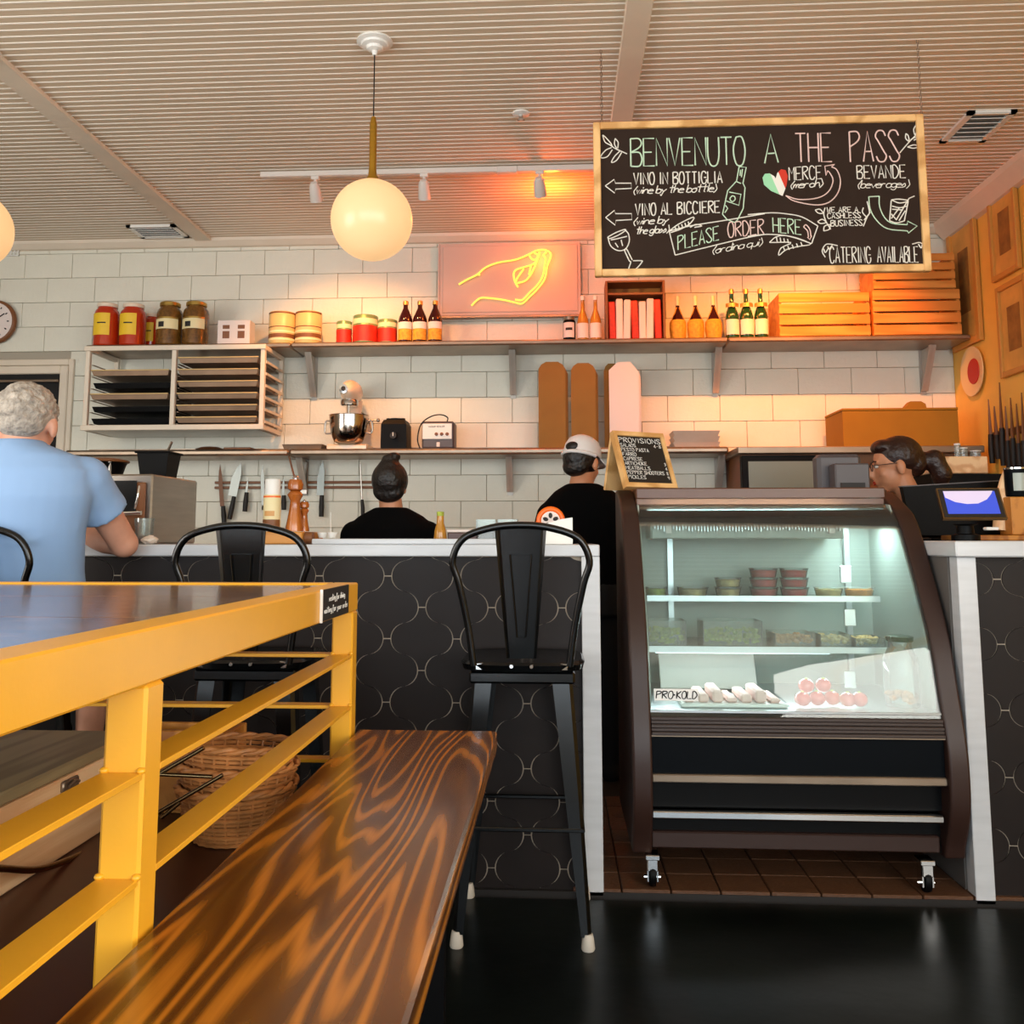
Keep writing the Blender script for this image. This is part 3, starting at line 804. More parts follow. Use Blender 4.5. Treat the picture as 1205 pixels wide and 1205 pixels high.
# =================================================================== GLASS DISPLAY CASE
A_, B_ = .230, 1.25
prof = [(3.68, 1.285), (3.62, 1.285), (3.54, 1.265), (3.44, 1.225), (3.335, 1.16), (3.214, .972), (3.117, .787), (3.065, .61), (3.026, .466), (3.02, .34), (3.035, .25), (3.075, .165), (3.09, .12), (3.68, .12)]
front = prof[1:13]
dc = E('display_case', 'dark curved glass refrigerated display case on casters between the counters', 'display case', ((A_ + B_) / 2, 3.33, 0))
fr = cr([Vector((0, a, b)) for a, b in front], 4)
poly = [(v.y, v.z) for v in fr] + [(3.68, .12), (3.68, 1.285)]
for xa, xb in ((A_, A_ + .062), (B_ - .062, B_)):
    s = OBJ('side_panel', MB().prism(poly, xa, xb, 'x'), 'brplast', dc, 35)
    bv = s.modifiers.new('b', 'BEVEL'); bv.width = .008; bv.segments = 3; bv.limit_method = 'ANGLE'; bv.angle_limit = radians(40)
def fy(z, off=0):
    for i in range(len(fr) - 1):
        a, b = fr[i], fr[i + 1]
        if (a.z - z) * (b.z - z) <= 0 and a.z != b.z:
            t = (a.z - z) / (a.z - b.z); return a.y + (b.y - a.y) * t + off
    return 3.54
xa, xb = A_ + .062, B_ - .062
OBJ('roof_panel', MB().box(xa, xb, 3.46, 3.679, 1.245, 1.285, .004), 'roofm', dc)
OBJ('header', MB().box(xa, xb, fy(1.235) + .01, 3.51, 1.205, 1.25, .004), 'roofm', dc)
# curved pane
gz = [1.225 - (1.225 - .545) * i / 22 for i in range(23)]
vs = []; fs = []
for z in gz:
    for x in (xa, xb): vs += [(x, fy(z, .014), z), (x, fy(z, .019), z)]
for i in range(22):
    a = i * 4; b = a + 4; fs += [(a, a + 2, b + 2, b), (a + 1, b + 1, b + 3, a + 3)]
fs += [(0, 1, 3, 2), (88, 90, 91, 89)]
for i in range(22):
    a = i * 4; b = a + 4; fs += [(a, b, b + 1, a + 1), (a + 2, a + 3, b + 3, b + 2)]
OBJ('curved_pane', MB().add(vs, fs), 'glass', dc, 60)
m = MB()
for i in range(5):
    z = .545 - .011 * i; m.box(xa, xb, fy(z - .005, .0) + (.004 if i % 2 else 0), fy(z) + .06, z - .0105, z, .002)
OBJ('ribbed_bumper', m, 'bump', dc)
OBJ('front_panel', MB().box(xa, xb, fy(.40, .035), fy(.40, .06), .372, .488), 'navy', dc)
OBJ('front_panel', MB().box(xa, xb, fy(.30, .07), fy(.30, .09), .262, .352), 'bplast', dc)
OBJ('front_panel', MB().box(xa, xb, fy(.22, .07), fy(.22, .09), .13, .24), 'bplast', dc)
OBJ('trim_strip', MB().box(xa, xb, fy(.36, .02), fy(.36, .06), .348, .372, .003), 'dsteel', dc)
OBJ('trim_strip', MB().box(xa, xb - .01, fy(.24, .015), fy(.24, .06), .236, .257, .003), 'chrome', dc)
OBJ('base_rail', MB().box(xa, xb - .01, fy(.16, .02), fy(.16, .06), .135, .185, .004), 'brplast', dc)
OBJ('top_trim_line', MB().box(xa, xb, fy(.48, .01), fy(.48, .03), .486, .490), 'dsteel', dc)
OBJ('chassis', MB().box(xa, xb, 3.13, 3.67, .13, .555), 'bplast', dc)
OBJ('rear_wall', MB().box(xa, xb, 3.645, 3.66, .56, 1.24), 'case_in', dc)
OBJ('deck', MB().box(xa, xb, 3.06, 3.645, .556, .562), 'alum', dc)
m = MB()
for x in (xa + .001, xb - .006): m.prism([(3.645, .56), (3.645, 1.24), (fy(1.2, .03), 1.22)] + [(fy(z, .03), z) for z in (1.1, .95, .8, .7, .6)] + [(fy(.57, .05), .56)], x, x + .005, 'x')
OBJ('liner', m, 'case_in', dc)
# evaporator with fins
ev = OBJ('evaporator', MB().box(xa + .05, xb - .16, 3.43, 3.63, 1.10, 1.19, .004), 'case_in', dc)
m = MB()
for i in range(60):
    x = xa + .06 + i * (xb - xa - .23) / 60; m.box(x, x + .004, 3.415, 3.43, 1.125 + .012 * random.random(), 1.185)
OBJ('fin', m, 'alum', ev, kind='stuff')
for x in (xa + .1, xb - .22): OBJ('bracket', MB().box(x, x + .02, 3.405, 3.42, 1.12, 1.19), 'white', ev)
OBJ('added_light_tube', MB().cyl((xa + .04, 3.46, 1.198), (xb - .1, 3.46, 1.198), .009), 'tubeglow', dc, 60)  # tube added to light the inside of the case
lamp('added_case_fill', 'AREA', ((xa + xb) / 2, 3.45, 1.19), 16, (.8, .97, 1), ((xa + xb) / 2, 3.43, .6), shape='RECTANGLE', size=.8, size_y=.03)  # fill light added for the food in the case
sh1z, sh2z = P(900, 703, 3.43).z, P(900, 763, 3.28).z
OBJ('glass_shelf', MB().box(xa + .03, P(1035, 706, 3.43).x, 3.432, 3.642, sh1z - .008, sh1z), 'cup', dc)
OBJ('shelf_front_rail', MB().box(xa + .03, P(1035, 706, 3.43).x, 3.42, 3.43, sh1z - .014, sh1z + .006), 'alum', dc)
OBJ('glass_shelf', MB().box(xa + .02, P(1052, 766, 3.28).x, 3.282, 3.642, sh2z - .008, sh2z), 'cup', dc)
OBJ('shelf_front_rail', MB().box(xa + .02, P(1052, 766, 3.28).x, 3.27, 3.28, sh2z - .014, sh2z + .006), 'alum', dc)
OBJ('added_shelf_tube', MB().cyl((xa + .05, 3.36, sh2z - .022), (xb - .25, 3.36, sh2z - .022), .006), 'tubeglow', dc, 60)  # second tube, added under the shelf to brighten the food
lamp('added_shelf_fill', 'AREA', ((xa + xb) / 2 - .1, 3.34, sh2z - .035), 1.8, (.85, .96, 1), ((xa + xb) / 2 - .1, 3.12, .56), shape='RECTANGLE', size=.7, size_y=.02)  # fill added below the shelf, aimed at the food on the deck
for (px, py, Y) in ((996, 676, 3.42), (1001, 727, 3.42), (1001, 800, 3.43)):
    p = P(px, py, Y); OBJ('shelf_bracket', MB().box(p.x - .02, p.x + .02, Y + .005, Y + .012, p.z - .03, p.z + .03, .002), 'alum', dc)
OBJ('shelf_upright', MB().box(P(1000, 700, 3.61).x - .01, P(1000, 700, 3.61).x + .01, 3.62, 3.64, .57, 1.2), 'alum', dc)
OBJ('shelf_upright', MB().box(P(790, 700, 3.61).x - .01, P(790, 700, 3.61).x + .01, 3.62, 3.64, .57, 1.2), 'alum', dc)
# casters
for px in (766, 1076):
    for yy in (3.1, 3.6):
        cxx = PZ(px, 1040, .01).x; t = MB()
        t.box(cxx - .022, cxx + .022, yy - .03, yy + .03, .105, .12, .002); t.box(cxx - .017, cxx - .013, yy - .022, yy + .022, .04, .105); t.box(cxx + .013, cxx + .017, yy - .022, yy + .022, .04, .105)
        t.box(cxx - .017, cxx + .017, yy - .026, yy - .012, .07, .108, .003)
        t.cyl((cxx - .026, yy, .048), (cxx + .026, yy, .048), .006)
        c = OBJ('caster', t, 'chrome', dc)
        OBJ('wheel', MB().lathe([(.024, -.011), (.034, -.009), (.036, 0), (.034, .009), (.024, .011)], (cxx, yy, .0555), 18, RY(pi / 2)), 'bplast', c, 40)
# sticker
stz = P(798, 820, 3.06)
sk = P(771, 826, 3.045); sk2 = P(823, 813, 3.045)
def onp(u, v): return Vector((u, fy(v, .009), v))
m = MB(); m.add([onp(sk.x, sk.z) + Vector((0, .003, 0)), onp(sk2.x, sk.z) + Vector((0, .003, 0)), onp(sk2.x, sk2.z) + Vector((0, .003, 0)), onp(sk.x, sk2.z) + Vector((0, .003, 0))], [(0, 1, 2, 3)])
stk = OBJ('maker_sticker', m, 'white', dc)
m = MB(); hs = sk2.z - sk.z
write(m, 'PRO', onp, sk.x + .006, sk.x + .058, sk.z + hs * .2, sk.z + hs * .2, hs * .6, .0016, .3, .15)
write(m, 'KOLD', onp, sk.x + .070, sk2.x - .006, sk.z + hs * .2, sk.z + hs * .2, hs * .6, .0016, .3, .15)
m.ell(onp(sk.x + .064, sk.z + hs * .5), .0025, .001, .0025, 8, 6)
OBJ('lettering', m, 'navy', stk)
# food inside the case
def tub(cx, cy, z, wx, wy, h, fill, lab, cat='container', group=None, rnd=True):
    t = E('food_container', lab, cat, (cx, cy, z), group)
    if rnd:
        OBJ('tub', MB().lathe([(wx * .43, 0), (wx * .5, h * .93), (wx * .52, h * .93), (wx * .52, h)], (cx, cy, z), 16), 'cup', t, 40)
        OBJ('contents', MB().lathe([(wx * .40, .002), (wx * .45, h * .75), (wx * .2, h * .8)], (cx, cy, z), 14), fill, t, 40)
    else:
        m = MB(); q = .003
        m.box(cx - wx / 2, cx + wx / 2, cy - wy / 2, cy + wy / 2, z, z + q); m.box(cx - wx / 2, cx + wx / 2, cy - wy / 2, cy - wy / 2 + q, z + q, z + h); m.box(cx - wx / 2, cx + wx / 2, cy + wy / 2 - q, cy + wy / 2, z + q, z + h)
        m.box(cx - wx / 2, cx - wx / 2 + q, cy - wy / 2 + q, cy + wy / 2 - q, z + q, z + h); m.box(cx + wx / 2 - q, cx + wx / 2, cy - wy / 2 + q, cy + wy / 2 - q, z + q, z + h)
        OBJ('tub', m, 'cup', t)
        m = MB(); n = int(wx * 600)
        for i in range(n): m.ell((cx + (random.random() - .5) * (wx - .02), cy + (random.random() - .5) * (wy - .02), z + .012 + random.random() * h * .5), .009, .009, .007, 7, 4)
        OBJ('contents', m, fill, t, 60, kind='stuff')
    return t
Y1 = 3.49
for k, (px, wd, n, fill, lab) in enumerate(((772, 28, 1, 'oliveg', 'clear tub of pale green food at the left end of the top case shelf'), (815, 38, 1, 'pasta', 'low clear tub second from the left on the top case shelf'),
        (857, 32, 2, 'pasta', 'clear tub of pasta salad beside the red tubs'), (899, 34, 3, 'redberry', 'clear tub of red salad, left stack of two'), (935, 34, 3, 'redberry', 'clear tub of red salad, right stack of two'),
        (975, 34, 1, 'pasta', 'low clear tub of beige salad right of the red tubs'), (1011, 36, 1, 'orfill', 'clear tub of orange salad at the right end of the top case shelf'))):
    p = P(px, 700, Y1)
    for j in range(n):
        tub(p.x, Y1, sh1z + .001 + j * .034, wd * .003, 0, .033, fill, lab + (', ' + ('bottom', 'middle' if n > 2 else 'top', 'top')[j] + ' of its stack' if n > 1 else ''), group='tubs on the top case shelf')
Y2 = 3.39
for (xa_, xb__, h, fill, lab) in ((763, 808, .085, 'oliveg', 'clear box of pale green leaves at the left of the lower case shelf'), (828, 898, .085, 'oliveg', 'wide clear box of yellow green olives on lower case shelf'),
        (912, 960, .045, 'orfill', 'low clear box of orange salad on lower case shelf'), (966, 1002, .042, 'pasta', 'low clear box of beige pastries on lower case shelf'), (1007, 1042, .03, 'pasta', 'shallow clear box at the right end of lower case shelf')):
    a = P(xa_, 760, Y2 - .07).x; b = P(xb__, 760, Y2 - .07).x
    tub((a + b) / 2, Y2, sh2z + .001, b - a, .14, h, fill, lab, rnd=False, group='boxes on the lower case shelf')
# deck: tray of papers, tomatoes, jar, packets
tr = E('deli_tray', 'white enamel tray of wrapped pale deli meats on the case floor', 'tray', (P(870, 840, 3.23).x, 3.23, .562))
a, b = P(800, 840, 3.15).x, P(925, 840, 3.15).x
OBJ('tray', MB().box(a, b, 3.11, 3.33, .563, .575, .004), 'white', tr)
OBJ('slanted_board', MB().box(a - .03, b - .03, 3.43, 3.44, .575, .71, .002, RX(-.45), ((a + b) / 2, 3.43, .575)), 'white', tr, label='slanted white board behind')
m = MB()
for i in range(7): m.box(a + .012 + i * (b - a - .02) / 7, a + (i + .85) * (b - a - .02) / 7 + .008, 3.13, 3.3, .576, .59 + .012 * (i % 3), .006)
OBJ('wrapped_meat', m, 'chp', tr)
for i, (px, py) in enumerate(((945, 838), (962, 842), (980, 838), (998, 842), (950, 826), (970, 826), (1012, 844))):
    p = P(px, py, 3.15); zc = .563 + .027 + (.035 if i in (4, 5) else 0); yq = 3.13 + (i % 3) * .012 + (.03 if i in (4, 5) else 0)
    t = E('tomato', ('red tomato on the case floor at the left of the pile', 'red tomato in the pile, second from left on the case floor', 'red tomato in the middle of the pile on the case floor', 'red tomato right of the middle on the case floor', 'upper left tomato on the pile', 'upper right tomato on the pile', 'rightmost tomato on the case floor beside the jar')[i], 'tomato', (P(px, 838, yq).x, yq, zc - .027), 'tomatoes on the case floor')
    c = wloc(t) + Vector((0, 0, .027))
    OBJ('fruit', MB().ell(c, .026, .026, .023, 16, 10), 'tom', t, 60)
    OBJ('stem', MB().lathe([(.007, 0), (.003, .004)], c + Vector((0, 0, .022)), 6), 'oliveg', t)
jp = P(1068, 840, 3.15)
jr = E('glass_jar', 'tall clear glass jar holding dark pieces at the right of the case floor', 'jar', (jp.x, 3.19, .563))
OBJ('jar_body', MB().lathe([(.05, 0), (.055, .01), (.055, .15), (.04, .18), (.036, .185), (.036, .21), (.04, .212)], (jp.x, 3.19, .563), 24), 'cup', jr, 40)
m = MB()
for i in range(26): m.ell((jp.x + (random.random() - .5) * .07, 3.19 + (random.random() - .5) * .07, .575 + random.random() * .03), .011, .011, .008, 7, 5)
OBJ('contents', m, 'orfill', jr, 60, kind='stuff')
OBJ('lid', MB().lathe([(.042, .205), (.044, .22), (.03, .225)], (jp.x, 3.19, .563), 20), 'green', jr, 40)
# letter-board sign on the case
pv = P(767, 574, 3.43)
lb = E('provisions_sign', 'tilted oak framed black letter board listing provisions on the glass case', 'sign', (P(767, 575, 3.49).x, 3.55, 1.286))
W2, H2 = .118, .235
def lbp(u, v, d=0):  # u across, v up, d toward the viewer
    q = RZ(radians(30)) @ (RX(radians(-22)) @ Vector((u, -d, v)))
    return q + Vector((P(768, 575, 3.49).x, 3.55, 1.288))
def lbox(u0, u1, v0, v1, d0, d1):
    vs = [lbp(u, v, d) for u in (u0, u1) for v in (v0, v1) for d in (d0, d1)]
    return vs, [(0, 1, 3, 2), (4, 6, 7, 5), (0, 4, 5, 1), (2, 3, 7, 6), (0, 2, 6, 4), (1, 5, 7, 3)]
m = MB()
for q in ((-W2, -W2 + .016, 0, H2), (W2 - .016, W2, 0, H2), (-W2 + .016, W2 - .016, 0, .018), (-W2 + .016, W2 - .016, H2 - .018, H2)): m.add(*lbox(*q, -.012, .012))
OBJ('frame', m, 'oak', lb)
OBJ('felt_board', MB().add(*lbox(-W2 + .016, W2 - .016, .018, H2 - .018, -.008, .004)), 'lblack', lb)
m = MB(); place = lambda u, v: lbp(u, v, .0055)
write(m, 'PROVISIONS', place, -.096, .096, .190, .190, .019, .0014)
for i, (tx, wd) in enumerate((('SALADS', .07), ('PESTO PASTA', .125), ('FARRO', .062), ('CAPRESE', .085), ('ARTICHOKE', .10), ('MEATBALLS', .11), ('PEPPER SHOOTERS', .17), ('PICKLES', .08))):
    write(m, tx, place, -.094, -.094 + wd, .171 - i * .0192, .171 - i * .0192, .0135, .0011)
write(m, '4-8', place, .06, .094, .171, .171, .0135, .0011)
for i, d in enumerate('3489'): write(m, d, place, .088, .095, .0945 - i * .0192, .0945 - i * .0192, .0125, .001)
OBJ('lettering', m, 'white', lb)
OBJ('back_leg', MB().box(-.1, .1, -.006, .006, 0, H2 * .93, .002).move(lambda v: RZ(radians(30)) @ (RX(radians(14)) @ v) + Vector((P(768, 575, 3.49).x - .085, 3.55 + .15, 1.288))), 'oak', lb)

# =================================================================== CHALKBOARD
BY = 3.60
c00, c10, c11, c01 = P(700.5, 326, BY), P(1094, 319, BY), P(1087, 134, BY), P(697.5, 146, BY)
xL, xR_ = (c00.x + c01.x) / 2, (c10.x + c11.x) / 2; zB, zT = (c00.z + c10.z) / 2, (c01.z + c11.z) / 2
cbd = E('chalkboard_menu', 'wide hanging chalkboard in pale wooden frame with chalk menu writing', 'chalkboard', ((xL + xR_) / 2, BY, zB))
fw = .028
OBJ('board', MB().box(xL + fw * .8, xR_ - fw * .8, BY + .002, BY + .018, zB + fw * .8, zT - fw * .8), 'chalk', cbd)
for q in ((xL, xL + fw, zB, zT), (xR_ - fw, xR_, zB, zT), (xL + fw, xR_ - fw, zB, zB + fw), (xL + fw, xR_ - fw, zT - fw, zT)):
    OBJ('frame_rail', MB().box(q[0], q[1], BY - .012, BY + .02, q[2], q[3], .003), 'oak', cbd)
for px, py in ((706, 70), (1072, 57)):
    x = PZ(px, py, ZC).x; ch = MB(); z = zT; k = 0
    while z < ZC - .01:
        pts = [Vector((.004 * cos(a), 0, .011 * sin(a))) for a in [2 * pi * i / 10 for i in range(10)]]
        if k % 2: pts = [Vector((0, p.x, p.z)) for p in pts]
        ch.tube([p + Vector((x, BY + .004, z + .009)) for p in pts], .0014, 4, closed=True); z += .0165; k += 1
    OBJ('chain', ch, 'dsteel', cbd); 
def bp2(px, py): p = P(px, py, BY); return (p.x, p.z)
def onb(u, v): return Vector((u, BY + .0012, v))
def bwrite(text, x0, x1, yb0, yb1, hpx, mt, r=.0026, gap=.32, slant=0):
    m = MB(); a = bp2(x0, yb0); b = bp2(x1, yb1); h = hpx * BY / F / 1.0
    write(m, text, onb, a[0], b[0], a[1], b[1], h, r, gap, slant); OBJ('lettering', m, mt, cbd)
def draw(paths, mt, org, sc, r=.0023, name='chalk_drawing', smooth=True):
    m = MB()
    for p in paths:
        cl = p[0] == 'c'; pts = p[1:] if p[0] in ('c', 's') else p
        sm_ = smooth and p[0] != 's'
        pts = [onb(*bp2(org[0] + a / sc, org[1] + b / sc)) for a, b in pts]
        if cl: pts = pts + [pts[0]]
        m.tube(cr(pts, 4) if sm_ else pts, r, 4)
    OBJ(name, m, mt, cbd)
O1, S1 = (690, 130), 5.738; O2, S2 = (880, 125), 5.477; O3 = (690, 230); O4 = (880, 215)
bwrite('BENVENUTO', 742.5, 877, 195.5, 193.5, 35, 'chg', .0030, .18)
bwrite('A', 900, 916, 192, 191, 36, 'chg', .0030)
bwrite('THE', 937, 979, 190.5, 190, 36, 'chp', .0030, .25)
bwrite('PASS', 1001, 1059, 190.5, 189, 38, 'chp', .0030, .3)
bwrite('VINO IN BOTTIGLIA', 746, 850, 217, 215, 14.5, 'chw')
bwrite('(wine by the bottle)', 745, 843, 228, 225, 9.5, 'chw', .0021, .05, .3)
bwrite('VINO AL BICCIERE', 748, 847, 253.5, 250, 14.5, 'chw')
bwrite('(wine by', 745, 786, 264.5, 262, 9, 'chw', .0021, .05, .3)
bwrite('the glass)', 748, 787, 275.5, 273, 9, 'chw', .0021, .05, .3)
bwrite('MERCE', 929, 967, 212, 210, 16, 'chw', .0023)
bwrite('(merch)', 930, 968, 221.5, 219, 9, 'chw', .0021, .05, .3)
bwrite('BEVANDE', 1009, 1066, 210, 209, 16, 'chw', .0023)
bwrite('(beverages)', 1009, 1070, 221, 220, 9.5, 'chw', .0018, .05, .3)
bwrite('WE ARE A', 973.5, 1010, 250, 249.5, 6.5, 'chw', .0018)
bwrite('CASHLESS', 974, 1013, 257, 256, 6.5, 'chw', .0018)
bwrite('BUSINESS', 978, 1015, 266, 265, 7, 'chw', .0018)
bwrite('CATERING', 977, 1025, 309, 309, 19, 'chw', .0022)
bwrite('AVAILABLE', 1033, 1081, 308.5, 308.5, 19, 'chw', .0022)
bwrite('PLEASE', 798, 846, 294, 282, 17, 'chg', .0023)
bwrite('ORDER', 857, 899, 279, 275, 18, 'chp', .0023)
bwrite('HERE', 910, 943, 273, 276, 18, 'chg', .0023)
bwrite('(ordina qui)', 838, 897, 298.5, 288, 9, 'chw', .0017, .05, .3)
draw([[(110, 165), (130, 180), (165, 220), (185, 250), (275, 292)], [(110, 165), (125, 210), (160, 232), (185, 250)], [(195, 188), (190, 225), (205, 255)], [(195, 188), (215, 215), (212, 255)],
      [(170, 250), (130, 268), (95, 315), (140, 312), (175, 265)], [(225, 275), (190, 310), (170, 350), (205, 335), (238, 283)]], 'chw', O1, S1)
draw([['c', (128, 508), (188, 465), (196, 490), (303, 490), (305, 525), (198, 530), (192, 557)]], 'chw', O1, S1, smooth=False)
draw([['c', (130, 148), (190, 100), (197, 122), (305, 122), (308, 162), (200, 168), (195, 200)]], 'chw', O3, S1, smooth=False)
draw([['s', (1032, 378), (1080, 383), (1058, 490), (1072, 520), (1060, 660)], ['s', (1032, 378), (1015, 475), (955, 540), (920, 700)], ['s', (1015, 480), (1045, 492)], ['s', (920, 700), (950, 735), (1000, 755), (1020, 740), (1060, 660)],
      ['s', (965, 550), (1045, 565), (1030, 640), (945, 610)], [(985, 575), (970, 595), (985, 615), (1005, 600), (1000, 580), (985, 575)], ['s', (1042, 400), (1038, 440)], ['s', (1055, 395), (1048, 450)], ['s', (940, 640), (955, 660), (935, 690)]], 'chg', O1, S1)
draw([[(145, 280), (200, 250), (255, 230), (265, 235), (220, 265), (160, 290), (145, 280)], [(145, 280), (165, 340), (215, 372), (265, 360), (290, 310), (285, 260), (265, 235)], [(165, 300), (215, 290), (275, 275)],
      [(258, 372), (290, 440), (300, 450), (285, 510), (335, 495), (375, 450), (372, 440), (315, 440)], [(258, 372), (272, 362), (310, 435)], ['s', (195, 320), (215, 350)], ['s', (235, 300), (245, 340)]], 'chw', O3, S1)
# ribbon banner
draw([['s', (560, 240), (600, 402)], [(600, 402), (850, 340), (1080, 285), (1205, 262)], [(560, 240), (700, 205), (950, 165), (1205, 122)]], 'chw', O3, S1)
draw([[(0, 205), (150, 193), (250, 200), (350, 220), (452, 278)], [(0, 345), (130, 332), (270, 345), (412, 392)], ['s', (452, 278), (412, 392)]], 'chw', O4, S2)
draw([[(560, 240), (620, 195), (725, 145), (700, 190), (640, 225), (570, 250)]] + [['s', (600 + 22 * i, 212 - 9 * i), (607 + 22 * i, 237 - 9 * i)] for i in range(5)] + [[(700, 215), (740, 195), (780, 205), (730, 215)]], 'chw', O3, S1, .0024)
draw([[(140, 385), (180, 350), (240, 340), (330, 360), (405, 395), (330, 410), (250, 430), (200, 468), (215, 420), (280, 385), (140, 385)]] + [['s', (185 + 24 * i, 350 + 4 * i), (190 + 24 * i, 380 + 3 * i)] for i in range(4)] + [['s', (230 + 28 * i, 415 - 8 * i), (240 + 28 * i, 440 - 8 * i)] for i in range(5)], 'chw', O4, S2, .0022)
draw([[(360, 285), (375, 270), (400, 300), (408, 345)], [(360, 285), (385, 310), (392, 350)], ['s', (385, 350), (400, 366), (412, 342)]], 'chp', O4, S2)
draw([[(245, 575), (330, 600), (450, 590), (520, 550), (550, 480), (530, 430), (515, 415)], [(245, 575), (300, 610), (430, 635), (520, 620), (580, 560), (598, 480), (575, 410), (540, 390)], ['s', (515, 415), (505, 445), (497, 385), (560, 375), (540, 390)]], 'chp', O2, S2)
draw([['s', (780, 90), (848, 86)], [(780, 90), (790, 170), (830, 240), (900, 295), (1030, 310)], [(848, 86), (850, 150), (880, 220), (930, 260), (1028, 270)], ['s', (1030, 310), (1035, 325), (1092, 278), (1030, 247), (1028, 270)]], 'chg', O4, S2)
draw([[(925, 110), (975, 105), (1035, 115), (980, 130), (925, 110)], ['s', (925, 115), (915, 245)], ['s', (1035, 118), (1010, 245)], [(915, 245), (960, 258), (1010, 245)], ['s', (1075, 85), (1040, 100), (960, 235)], [(930, 150), (980, 160), (1025, 150)], ['s', (930, 170), (1000, 175)], ['s', (925, 200), (960, 240)], ['s', (1015, 180), (975, 245)], ['s', (925, 230), (975, 165)]], 'chw', O4, S2, .0024)
draw([[(535, 300), (505, 250), (490, 200), (498, 160)], [(435, 175), (465, 170), (485, 195), (455, 195), (435, 175)], [(450, 250), (480, 235), (505, 255), (470, 262), (450, 250)], [(490, 310), (495, 280), (530, 270), (525, 300), (490, 310)], [(745, 280), (770, 220), (785, 190), (770, 120)], [(770, 225), (740, 190), (745, 160)], [(790, 190), (770, 215), (750, 240)]], 'chw', O4, S2)
draw([[(980, 300), (1040, 230), (1085, 185)], [(1085, 120), (1070, 150), (1080, 185), (1090, 150), (1085, 120)], [(1020, 175), (1018, 205), (1040, 225), (1035, 190), (1020, 175)], [(1030, 262), (1070, 248), (1105, 258), (1070, 270), (1030, 262)], [(1050, 215), (1080, 200), (1098, 205), (1070, 218)]], 'chw', O2, S2)
draw([[(500, 480), (480, 440), (500, 400), (530, 395), (580, 405)], [(520, 420), (500, 450), (490, 425)], [(545, 400), (530, 430), (515, 410)], [(1060, 395), (1110, 385), (1135, 410), (1130, 455)], [(1100, 395), (1118, 420), (1125, 400)]], 'chw', O4, S2, .0022)
# tricolour heart
hp = [(225, 577), (150, 545), (105, 505), (95, 460), (110, 435), (140, 432), (170, 450), (180, 465), (190, 430), (215, 405), (245, 412), (258, 450), (250, 510)]
hp = [(O2[0] + a / S2, O2[1] + b / S2) for a, b in hp]
hw = [bp2(a, b) for a, b in hp]
def slabc(poly, cut):   # slanted stripes: x shear coordinate
    return poly
def half(poly, A, B, keep):
    out = []
    f = lambda p: ((B[0] - A[0]) * (p[1] - A[1]) - (B[1] - A[1]) * (p[0] - A[0])) * keep
    for i in range(len(poly)):
        a, b = poly[i - 1], poly[i]; fa, fb = f(a), f(b)
        if fb >= 0:
            if fa < 0: t = fa / (fa - fb); out.append((a[0] + (b[0] - a[0]) * t, a[1] + (b[1] - a[1]) * t))
            out.append(b)
        elif fa >= 0: t = fa / (fa - fb); out.append((a[0] + (b[0] - a[0]) * t, a[1] + (b[1] - a[1]) * t))
    return out
L1 = (bp2(O2[0] + 148 / S2, O2[1] + 440 / S2), bp2(O2[0] + 205 / S2, O2[1] + 570 / S2))
L2 = (bp2(O2[0] + 195 / S2, O2[1] + 420 / S2), bp2(O2[0] + 245 / S2, O2[1] + 535 / S2))
for poly, mt in ((half(hw, *L1, -1), 'chG'), (half(half(hw, *L1, 1), *L2, -1), 'chw'), (half(hw, *L2, 1), 'chR')):
    if len(poly) > 2: OBJ('heart_stripe', MB().prism(poly, BY + .0008, BY + .002), mt, cbd)

# =================================================================== CEILING FIXTURES
def pendant(px, py, cpx, cpy, rpx, lab):
    cn = PZ(px, py, ZC); Y = cn.y; c = P(cpx, cpy, Y); c.x = cn.x if px == cpx else c.x
    x = c.x; r = rpx * Y / F
    t = E('pendant_lamp', lab, 'lamp', (x, Y, ZC), 'globe pendant lamps')
    OBJ('ceiling_rose', MB().lathe([(.07, 0), (.072, -.008), (.055, -.014), (.052, -.022), (.035, -.028), (.03, -.038), (.012, -.045), (.008, -.062), (0, -.062)], (x, Y, ZC), 28), 'white', t, 40)
    st0 = c.z + r - .008; st1 = P(440, 138, Y).z
    OBJ('cord', MB().cyl((x, Y, st1 - .01), (x, Y, ZC - .055), .0026), 'cord', t)
    OBJ('brass_stem', MB().lathe([(.034, st0 - .012), (.03, st0 + .008), (.017, st0 + .03), (.0145, st0 + .06), (.0145, st1 - .03), (.009, st1), (.0, st1)], (x, Y, 0), 20), 'brass', t, 40)
    OBJ('globe', MB().ell((x, Y, c.z), r, r, r, 40, 24), 'opal', t, 60)
    return x, Y, c.z
gx, gy, gzc = pendant(441, 48, 437.5, 259, 50, 'white glass globe pendant on a brass stem, centre left of the room')
pendant(-25, 60, -35, 270, 50, 'white glass globe pendant cut off by the left edge of the photo')
